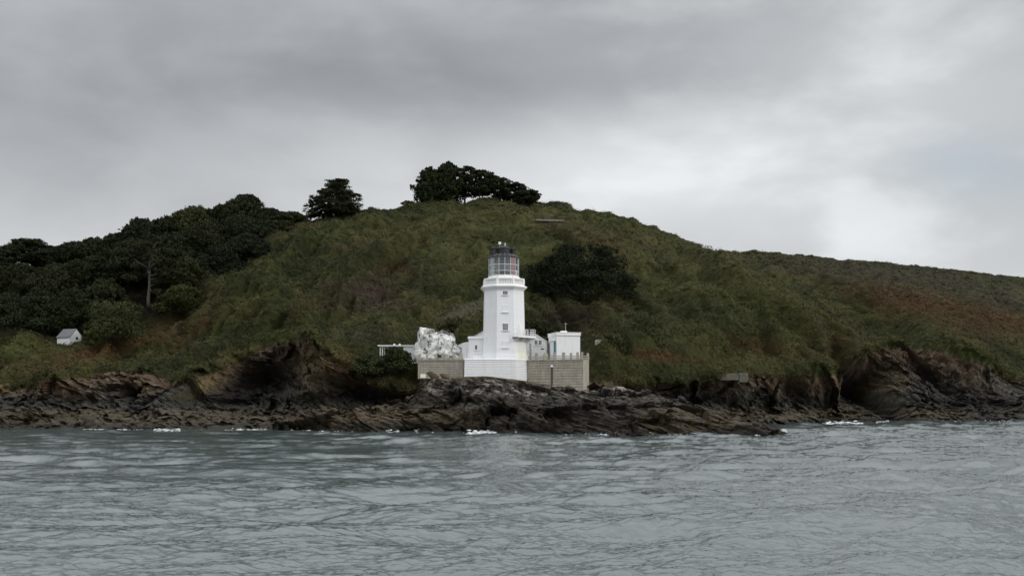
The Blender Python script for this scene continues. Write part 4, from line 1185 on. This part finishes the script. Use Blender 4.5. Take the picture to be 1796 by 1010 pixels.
# balcony on the right-hand face
ang = R(45)
nx_, ny_ = math.sin(ang), -math.cos(ang); txx, tyy = math.cos(ang), math.sin(ang)   # outward, and along the face to the right/back
zbk = zp(592.6)
def fp(u, v, z): return (nx_ * (3.0 + v) + txx * u, ny_ * (3.0 + v) + tyy * u, z)     # u along face, v outward
m = MB()
m.loft([[fp(-1.45, -.1, zbk), fp(2.6, -.1, zbk), fp(2.6, .95, zbk), fp(-1.45, .95, zbk)], [fp(-1.5, -.1, zbk + .16), fp(2.65, -.1, zbk + .16), fp(2.65, 1.02, zbk + .16), fp(-1.5, 1.02, zbk + .16)]])
bl = m.build('balcony', M_conc, lh)
m = MB(); m.loft([[fp(-1.52, .98, zbk + .1), fp(2.67, .98, zbk + .1), fp(2.67, 1.05, zbk + .1), fp(-1.52, 1.05, zbk + .1)], [fp(-1.52, .98, zbk + .38), fp(2.67, .98, zbk + .38), fp(2.67, 1.05, zbk + .38), fp(-1.52, 1.05, zbk + .38)]]); m.build('balcony_kerb', M_trim, bl)
m = MB()
for q in range(8): m.tube([fp(-1.45 + q * .58, .96, zbk + .2), fp(-1.45 + q * .58, .96, zbk + 1.25)], .024, 6)
for z in (.7, 1.0, 1.25): m.tube([fp(-1.45, .96, zbk + z), fp(2.61, .96, zbk + z)], .024, 6)
for z in (.7, 1.25): m.tube([fp(-1.45, .0, zbk + z), fp(-1.45, .96, zbk + z)], .024, 6)
m.build('balcony_railing', M_trim, bl)
m = MB()
for u in (-1.0, .4, 1.8):
    m.loft([[fp(u - .08, -.05, zbk - .55), fp(u + .08, -.05, zbk - .55), fp(u + .08, .02, zbk - .55), fp(u - .08, .02, zbk - .55)], [fp(u - .08, -.05, zbk), fp(u + .08, -.05, zbk), fp(u + .08, .85, zbk), fp(u - .08, .85, zbk)]])
m.build('balcony_bracket', M_trim, bl)
m = MB(); m.loft([[fp(-.1, .06, zbk + .16), fp(.75, .06, zbk + .16), fp(.75, .12, zbk + .16), fp(-.1, .12, zbk + .16)], [fp(-.1, .03, zbk + 2.1), fp(.75, .03, zbk + 2.1), fp(.75, .09, zbk + 2.1), fp(-.1, .09, zbk + 2.1)]]); m.build('door', M_trim, bl)
m = MB(); m.cyl(*fp(1.15, .98, 0)[:2], [(zbk + .45, .05), (zbk + .7, .08), (zbk + .8, .05), (zbk + 1.05, .05), (zbk + 1.15, .11), (zbk + 1.45, .11), (zbk + 1.62, .03)], 10); m.build('dark_rail_fitting', M_dark, bl)  # small dark fitting on the balcony rail, purpose unknown
m = MB(); m.tube([fp(1.35, .02, zp(620)), fp(1.35, .08, zbk)], .05, 8); m.build('drainpipe', M_steel, lh)
m = MB(); m.box(3.45, 3.6, -1.3, -1.15, zp(618), zp(613)); m.build('junction_box', M_steel, lh)


# ================================================================== buildings round the yard
YARD = 10.1
def wallbox(name, px0, px1, Yf, depth, z0, z1, matr, parent=None, skew=0):
    x0 = (px0 - CX) * Yf / F; x1 = (px1 - CX) * Yf / F
    m = MB(); m.box(x0, x1, Yf, Yf + depth, z0, z1); return m


def Zp(py, Y): return CH + (HZ - py) * Y / F
def Xp(px, Y): return (px - CX) * Y / F

# A: small flat-roofed block left of the tower
Yb = 152.5
ax = Xp(822, Yb); aw = Xp(852, Yb) - ax
b1 = thing('store_building', 'small flat-roofed white building against the left side of the lighthouse', 'building', (ax, Yb, YARD - .3), 0)
h = Zp(594, Yb) - YARD + .3
m = MB(); m.box(0, aw, 0, 4.2, 0, h); m.build('wall', M_white2, b1)
m = MB(); m.box(-.12, aw + .05, -.14, 4.3, h + .002, h + .30); m.box(0.0, aw, -.02, 4.1, h + .3, h + .36); m.build('roof', M_trim, b1)
window(b1, Xp(835, Yb) - ax, Zp(609, Yb) - YARD + .3, .30, .62, -.004, True, 1, 2)
m = MB(); m.box(-1.05, -.04, 1.2, 4.0, 0, h - 1.0); m.build('annexe', M_white2, b1)
# gable behind it
Yg = 158.5
gx = Xp(828, Yg); gw = Xp(874, Yg) - gx
b2 = thing('keepers_building', 'white gabled building mostly hidden behind the lighthouse on the left', 'building', (gx, Yg, YARD - .3), 0)
h0 = Zp(592, Yg) - YARD + .3; h1 = Zp(579, Yg) - YARD + .3
m = MB(); m.loft([[(0, 0, 0), (gw, 0, 0), (gw, 0, h0), (gw / 2, 0, h1), (0, 0, h0)], [(0, 5, 0), (gw, 5, 0), (gw, 5, h0), (gw / 2, 5, h1), (0, 5, h0)]]); m.build('wall', M_white2, b2)
def slope(m, xa, za, xb, zb_, y0, y1, t=.1):
    m.loft([[(xa, y0, za), (xb, y0, zb_), (xb, y0, zb_ + t), (xa, y0, za + t)], [(xa, y1, za), (xb, y1, zb_), (xb, y1, zb_ + t), (xa, y1, za + t)]])
m = MB(); slope(m, -.2, h0 - .08, gw / 2, h1 + .01, -.12, 5.1); slope(m, gw + .2, h0 - .08, gw / 2 + .001, h1 + .01, -.12, 5.1); m.build('roof', M_lead, b2)
# curved low white wall
Yv = 156
lw = thing('low_wall', 'low curved white wall between the whitewashed rock and the small white building', 'wall', (Xp(800, Yv), Yv, YARD - .3), 0)
L = Xp(823, Yv) - Xp(800, Yv); rings = []
for q in range(9):
    u = q / 8; hh = (Zp(608 - 7 * math.sin(u * math.pi / 2), Yv) - YARD + .3)
    rings.append([(u * L, 0, 0), (u * L, .4, 0), (u * L, .4, hh), (u * L, 0, hh)])
m = MB(); m.loft(rings); m.build('wall', M_white2, lw)
m = MB()
for i in range(8):
    a, b = rings[i][3], rings[i + 1][3]; m.loft([[(a[0], -.06, a[2] + .002), (a[0], .46, a[2] + .002), (a[0], .46, a[2] + .12), (a[0], -.06, a[2] + .12)], [(b[0], -.06, b[2] + .002), (b[0], .46, b[2] + .002), (b[0], .46, b[2] + .12), (b[0], -.06, b[2] + .12)]])
m.build('coping', M_trim, lw)
# low shelter D
Yd = 158.5
ds = thing('shelter', 'long low white open-fronted shelter with a flat roof left of the whitewashed rock', 'shelter', (Xp(666, Yd), Yd, Zp(628, Yd)), 0)
L = Xp(731, Yd) - Xp(666, Yd); ht = Zp(607, Yd) - Zp(628, Yd)
m = MB(); m.box(-.3, L, -.2, 2.6, ht, ht + .16); m.build('roof', M_trim, ds)
m = MB(); m.box(3.6, L, .05, 2.4, -.8, ht - .002); m.box(0.5, 3.6, .9, 2.4, -.8, ht - .002); m.build('wall', M_white2, ds)
for x in (0.02, .35):
    m = MB(); m.box(x, x + .1, 0, .1, -.6, ht - .002); m.build('post', M_trim, ds)
m = MB(); m.bar((0, .05, .25), (.45, .05, .25), .06, .06); m.build('rail', M_trim, ds)
for x in (2.2, 3.05):
    m = MB(); m.cyl(x, .4, [(ht + .16, .12), (ht + .26, .17), (ht + .36, .12), (ht + .42, .03)], 10); m.build('roof_light', M_trim, ds, True)
# B: gabled building right
Yr = 155.5
bx = Xp(921, Yr); bw = Xp(958.5, Yr) - bx
b3 = thing('keepers_house', 'white gabled building right of the lighthouse with two small windows', 'building', (bx, Yr, YARD - .3), R(-3))
h0 = Zp(599, Yr) - YARD + .3; h1 = Zp(583, Yr) - YARD + .3; rx_ = Xp(934, Yr) - bx
m = MB(); m.loft([[(0, 0, 0), (bw, 0, 0), (bw, 0, h0), (rx_, 0, h1), (0, 0, h1 - .6)], [(0, 6, 0), (bw, 6, 0), (bw, 6, h0), (rx_, 6, h1), (0, 6, h1 - .6)]]); m.build('wall', M_white2, b3)
m = MB(); slope(m, bw + .15, h0 - .06, rx_, h1 + .004, -.1, 6.1, .09); slope(m, -.1, h1 - .62, rx_ - .001, h1 + .004, -.1, 6.1, .09); m.build('roof', M_trim, b3)
for px in (940.3, 947.3): window(b3, Xp(px, Yr) - bx, Zp(600.5, Yr) - YARD + .3, .42, .62, -.004, True, 2, 2)
m = MB(); m.box(Xp(948.5, Yr) - bx, Xp(954, Yr) - bx, -.03, .05, Zp(613, Yr) - YARD + .3, Zp(611, Yr) - YARD + .3); m.build('vent_grille', M_dark, b3)
m = MB(); m.box(Xp(928.5, Yr) - bx, Xp(932, Yr) - bx, -.03, .05, 0.1, Zp(602, Yr) - YARD + .3); m.build('door', M_lead, b3)
# footbridge railing from tower to bank
Ybr = 154.6
fb = thing('footbridge', 'white railed walkway behind the right side of the lighthouse tower', 'walkway', (Xp(922, Ybr), Ybr, Zp(591, Ybr)), 0)
L = Xp(939, Ybr) - Xp(922, Ybr)
m = MB(); m.box(-1, L * .9, 0, .8, -.12, 0); m.build('deck', M_conc, fb)
m = MB()
for q in range(6): m.tube([(L * q / 5, .02, 0), (L * q / 5, .02, 1.12)], .022, 6)
for z in (.4, .75, 1.12): m.tube([(-.8, .02, z), (L, .02, z)], .022, 6)
m.build('railing', M_trim, fb)
m = MB(); m.box(L * .62, L * 1.0, .3, .6, .72, .98); m.build('dark_box', M_dark, fb)
# C: flat-roofed building with cornice; corner at px 1017
Yc = 154.0
cxr = Xp(1017.5, Yc)
b4 = thing('engine_house', 'flat-roofed white building with a moulded cornice at the right end of the yard', 'building', (cxr, Yc, YARD - .3), R(14))
wl_ = (Xp(1017.5, Yc) - Xp(976, Yc)) / math.cos(R(14)); dp = 4.4
h = Zp(589.5, Yc) - YARD + .3; h2 = Zp(583, Yc) - YARD + .3
m = MB(); m.box(-wl_, 0, 0, dp, 0, h); m.build('wall', M_white2, b4)
m = MB()
pc_ = [(-wl_, 0), (0, 0), (0, dp), (-wl_, dp)]
m.loft([[(x, y, z) for x, y in offs(pc_, o)] for z, o in ((h + .002, .04), (h + .08, .12), (h + .14, .16), (h + .15, .06), (h2 - .12, .06), (h2 - .11, .14), (h2, .14), (h2 + .003, -.1))]); m.build('cornice', M_trim, b4)
m = MB(); m.box(-wl_ + .9, -wl_ + 1.8, .6, 1.4, h2, h2 + .24); m.build('roof_box', M_trim, b4)
m = MB(); m.tube([(-wl_ + 1.65, .9, h2 + .2), (-wl_ + 1.65, .9, h2 + 1.5)], .03, 6); m.bar((-wl_ + 1.4, .9, h2 + 1.3), (-wl_ + 1.95, .9, h2 + 1.3), .03, .03); m.build('aerial', M_steel, b4)
# window on right face: turn a window by child empty-free geometry
def sidewin(parent, y, zc, wd, ht, xf):
    wf = window(parent, 0, 0, wd, ht, 0, True, 2, 3)
    wf.location = (xf, y, zc); wf.rotation_euler = (0, 0, R(90)); return wf
sidewin(b4, 2.1, Zp(609, Yc) - YARD + .3, .95, 1.1, .004)
# porch with teal door
pt = thing('porch', 'low flat-roofed white porch with a teal door left of the flat-roofed building', 'porch', (Xp(965.5, 153.6), 153.6, YARD - .3), 0)
pw = Xp(975.0, 153.6) - Xp(965.5, 153.6); ph = Zp(598, 153.6) - YARD + .3
m = MB(); m.box(0, Xp(971.2, 153.6) - Xp(965.5, 153.6), 0, 2, 0, ph); m.box(Xp(971.2, 153.6) - Xp(965.5, 153.6), 1.3, .25, 2, 0, ph); m.build('wall', M_white2, pt)
m = MB(); m.box(-.1, Xp(984, 153.6) - Xp(965.5, 153.6), -.15, 1.9, ph + .002, ph + .14); m.build('roof', M_trim, pt)
m = MB(); m.box(Xp(971.2, 153.6) - Xp(965.5, 153.6) + .002, Xp(979.3, 153.6) - Xp(965.5, 153.6), .03, .1, 0, ph - .03)
dd = m.build('door', M_teal, pt)
m = MB(); m.cyl(.62, -.0, [(1.0, .03), (1.06, .03)], 8); m.build('handle', M_steel, dd)

# ================================================================== retaining walls with parapets
def seg_wall(name, label, pts, ztop, zbot, n, posts, railz, matr=M_wall):
    """pts: list of (px,Y) along the front. Built round its first point"""
    o = Vector((Xp(*pts[0]), pts[0][1], 0))
    t = thing(name, label, 'wall', (o.x, o.y, zbot), 0)
    P2 = [(Xp(a, b) - o.x, b - o.y) for a, b in pts]
    back = [(x, y + 1.0) for x, y in reversed(P2)]
    poly = P2 + back
    m = MB(); rings = []
    def pushed(off):
        return [(x, y - off) for x, y in P2] + back
    H = ztop - zbot
    for i in range(n):
        a = H * i / n; b_ = H * (i + 1) / n; hh = H / n
        for z, of in ((a, -.07), (a + hh * .14, -.07), (a + hh * .19, .0 + .02 * (1 - i / n)), (b_ - .012, .0), (b_, -.07)): rings.append([(x, y, z) for x, y in pushed(of)])
    m.loft(rings); m.build('wall', matr, t)
    m = MB(); m.loft([[(x, y, z) for x, y in ([(a, b - .12) for a, b in P2] + [(a, b + .1) for a, b in back])] for z in (H + .003, H + .17)]); m.build('coping', matr, t)
    for (px, wpx, hpy, arch) in posts:
        ys = float(np.interp(px, [p[0] for p in pts], [p[1] for p in pts])); x = Xp(px, ys) - o.x; y = ys - o.y
        wd = wpx * ys / F; hh = hpy * ys / F
        m = MB()
        if arch: m.loft([[(x - wd / 2 * s, y - .02, z), (x + wd / 2 * s, y - .02, z), (x + wd / 2 * s, y + .36, z), (x - wd / 2 * s, y + .36, z)] for z, s in ((H + .17, 1), (H + .17 + hh * .7, 1), (H + .17 + hh * .9, .8), (H + .17 + hh, .45))])
        else: m.box(x - wd / 2, x + wd / 2, y - .02, y + .36, H + .173, H + .17 + hh)
        m.build('parapet_post', matr, t, bevel=.03)
    for z, th_ in railz:
        m = MB()
        for i in range(len(P2) - 1): m.bar((P2[i][0], P2[i][1] + .17, H + z), (P2[i + 1][0], P2[i + 1][1] + .17, H + z), .16, th_)
        m.build('parapet_rail', matr, t)
    return t


seg_wall('retaining_wall', 'tan banded stone retaining wall with stubby parapet posts right of the lighthouse', [(926.5, 151.4), (1023, 148.6), (1033, 152.5)], Zp(632, 150), Zp(684, 150), 11,
         [(941, 5, 12, True), (957, 8.5, 12, True), (973, 5, 12, False), (988.5, 5.5, 12, False), (1001.5, 4, 11, False), (1013, 4.5, 12, False), (1021, 4, 12, False), (1031, 4.5, 12, True)], [(.36, .13), (.62, .10)])
seg_wall('retaining_wall', 'grey banded stone retaining wall left of the lighthouse below the whitewashed rock', [(733, 151.2), (812.5, 149.8)], Zp(631.5, 150), Zp(664, 150), 8,
         [(736, 5, 10, False), (749, 4.5, 9, False), (764, 4.5, 9, False), (780, 5.5, 9, False), (797, 4, 9, False), (809, 5, 10, False)], [(.30, .10)])
gp = thing('wall_stub', 'short rubble stone wall stub on the grass right of the yard', 'wall', (Xp(1044, hit(1050, 603).y), hit(1050, 603).y, Zp(604, hit(1050, 603).y)), 0)
m = MB(); m.box(0, 1.1, 0, .5, -.5, .75); m.build('wall', M_wall, gp, bevel=.05)
# pale grey gate posts by the tower steps
Yq = 150.6
for px, lab in ((815.5, 'left pale railing panel on the plinth edge left of the tower'),):
    st_ = thing('railing', 'white railing and steps on the plinth at the left foot of the tower', 'railing', (Xp(816, Yq), Yq, Zp(630, 150.3) + .01), 0)
    m = MB()
    for q in range(7): m.tube([(q * .42, 0, 0), (q * .42, 0, .95)], .02, 6)
    for z in (.5, .95): m.tube([(0, 0, z), (6 * .42, 0, z)], .02, 6)
    m.build('rails', M_trim, st_)
    m = MB()
    for q in range(3): m.box(1.1, 2.4, .5 + q * .3, .8 + q * .3, 0, .22 * (q + 1))
    m.build('step', M_white2, st_)

# concrete block on the cliff right, bunker on the hill
bk = thing('lookout_slab', 'weathered low concrete platform at the cliff edge right of the lighthouse', 'platform', (Xp(1256, hit(1285, 662).y - 1.3), hit(1285, 662).y - 1.3, Zp(662, hit(1285, 662).y - 1.3)), R(3))
m = MB(); m.box(0, 5.5, 0, 2.2, -.45, .75); m.build('slab', M_oldconc, bk, bevel=.05)
m = MB(); m.box(4.1, 5.62, -.15, 2.1, -.8, .82); m.build('end_block', M_oldconc, bk, bevel=.05)
Yk = hit(964, 389, 4.5).y - 1.2
zk = Zp(389, Yk)
zk -= .25
bn = thing('bunker', 'low grey concrete lookout with a flat roof half buried near the hilltop', 'bunker', (Xp(944, Yk), Yk, zk), R(-6))
m = MB(); m.loft([[(-.2, 0, -.5), (5.8, -.2, -.8), (5.8, 4, -.8), (-.2, 4, -.5)], [(0, 0, .45), (5.6, -.2, .12), (5.6, 4, .12), (0, 4, .45)]]); m.build('wall', M_dark, bn)
m = MB(); m.loft([[(-.4, -.5, .455), (6.0, -.7, .125), (6.0, 4.3, .125), (-.4, 4.3, .455)], [(-.4, -.5, .75), (6.0, -.7, .42), (6.0, 4.3, .42), (-.4, 4.3, .75)]]); m.build('roof', M_conc, bn)

# post and sign on the rocks
Yp = 145.5
po = thing('marker_post', 'dark timber post with a white cap standing on the rocks before the retaining wall', 'post', (Xp(968, Yp), Yp, Zp(682, Yp)), 0)
hp_ = Zp(643.5, Yp) - Zp(682, Yp)
m = MB(); m.box(-.15, .15, -.15, .15, -.4, hp_); m.build('post', M_post, po, bevel=.02)
m = MB(); m.box(-.19, .19, -.19, .19, hp_ + .002, hp_ + .12); m.box(-.1, .1, -.1, .1, hp_ + .12, hp_ + .28); m.build('cap', M_trim, po)
Ysn = 146.5
sg = thing('sign', 'small cream notice board on the rocks left of the lighthouse', 'sign', (Xp(742, Ysn), Ysn, Zp(668, Ysn)), R(4))
zc = Zp(659, Ysn) - Zp(668, Ysn)
m = MB(); m.box(-.38, .38, -.03, .03, zc - .27, zc + .27); m.build('board', M_sign, sg)
for x in (-.3, .3):
    m = MB(); m.box(x - .04, x + .04, .03, .1, -.4, zc + .2); m.build('post', M_post, sg)

# ================================================================== whitewashed rock
Yw = 155.5
wc = Vector((Xp(766, Yw), Yw, YARD - 1))
outline = [(729, 632), (728, 612), (730, 600), (734, 597), (733, 588), (735, 577), (745, 577), (756, 580), (766, 584), (778, 583), (788, 587), (794, 592), (799, 600), (801, 606), (806, 614), (810, 622), (812, 632)]
cxp, cyp = 768, 632
nA, nB = 120, 70
V = []
angs = np.linspace(0, math.pi, nA)
oa = np.array([math.atan2(632.5 - y, x - cxp) for x, y in outline])[::-1]; orr = np.array([math.hypot(x - cxp, 632.5 - y) for x, y in outline])[::-1]
for j in range(nB):
    v = j / (nB - 1)                          # 0 front toe .. 1 back
    s = max(0.0, math.sin(math.pi * v)) ** .75
    depth = -2.2 * math.cos(math.pi * v)
    for a in angs:
        rr_ = float(np.interp(a, oa, orr)) * Yw / F * s
        V.append((math.cos(a) * rr_, depth, math.sin(a) * rr_))
V = np.array(V)
x, y, z = V[:, 0], V[:, 1], V[:, 2]
f = fbm(x / 1.2, y / 1.2, z / 1.2, 5, .6); cr_ = 1 - 2 * np.abs(fbm(x / .9 + 5, y / .9, z / .9, 4, .6))
fa = facets(x / 1.5, y / 1.5, z / 1.5, 8) + .2 * facets(x / .6, y / .6, z / .6, 9)
V[:, 1] -= .4 * f + .25 * cr_ + .8 * fa; V[:, 2] += (.25 * f + .35 * fa) * (z > .3); V[:, 0] += .25 * f + .3 * fa
wr = link('whitewashed_rock', np_mesh('whitewashed_rock', V, grid_faces(nB, nA), False), M_wrock)
wr.location = (Xp(cxp, Yw), Yw, Zp(632, Yw))
tag(wr, 'big craggy rock painted white in the yard left of the lighthouse', 'rock')

# ================================================================== hut on the left slope
Yh = hit(123, 606).y + 1.5
hz = Zp(610, Yh)
ht_ = thing('stone_hut', 'small white hut with a grey slate roof below the left wood', 'hut', (Xp(123, Yh), Yh, hz), R(-22))
Lh, Wh, eh, rh = 3.1, 3.2, 1.9, 3.45
m = MB(); m.loft([[(-Lh / 2, -Wh / 2, -.8), (-Lh / 2, Wh / 2, -.8), (-Lh / 2, Wh / 2, eh), (-Lh / 2, 0, rh), (-Lh / 2, -Wh / 2, eh)], [(Lh / 2, -Wh / 2, -.8), (Lh / 2, Wh / 2, -.8), (Lh / 2, Wh / 2, eh), (Lh / 2, 0, rh), (Lh / 2, -Wh / 2, eh)]]); m.build('wall', M_trim, ht_)
m = MB()
for s in (-1, 1):
    m.loft([[(x, s * (Wh / 2 + .15), eh - .12), (x, 0, rh + .004), (x, 0, rh + .10), (x, s * (Wh / 2 + .18), eh - .02)] for x in (-Lh / 2 - .12, Lh / 2 + .06)])
m.build('roof', M_slate, ht_)
m = MB()
m.loft([[(Lh / 2 + d, .1 + .30 * math.cos(a), 1.75 + .30 * math.sin(a)) for a in [2 * math.pi * q / 16 for q in range(16)]] for d in (-.05, .02)]); m.build('round_window', M_pane, ht_)
print('script done')
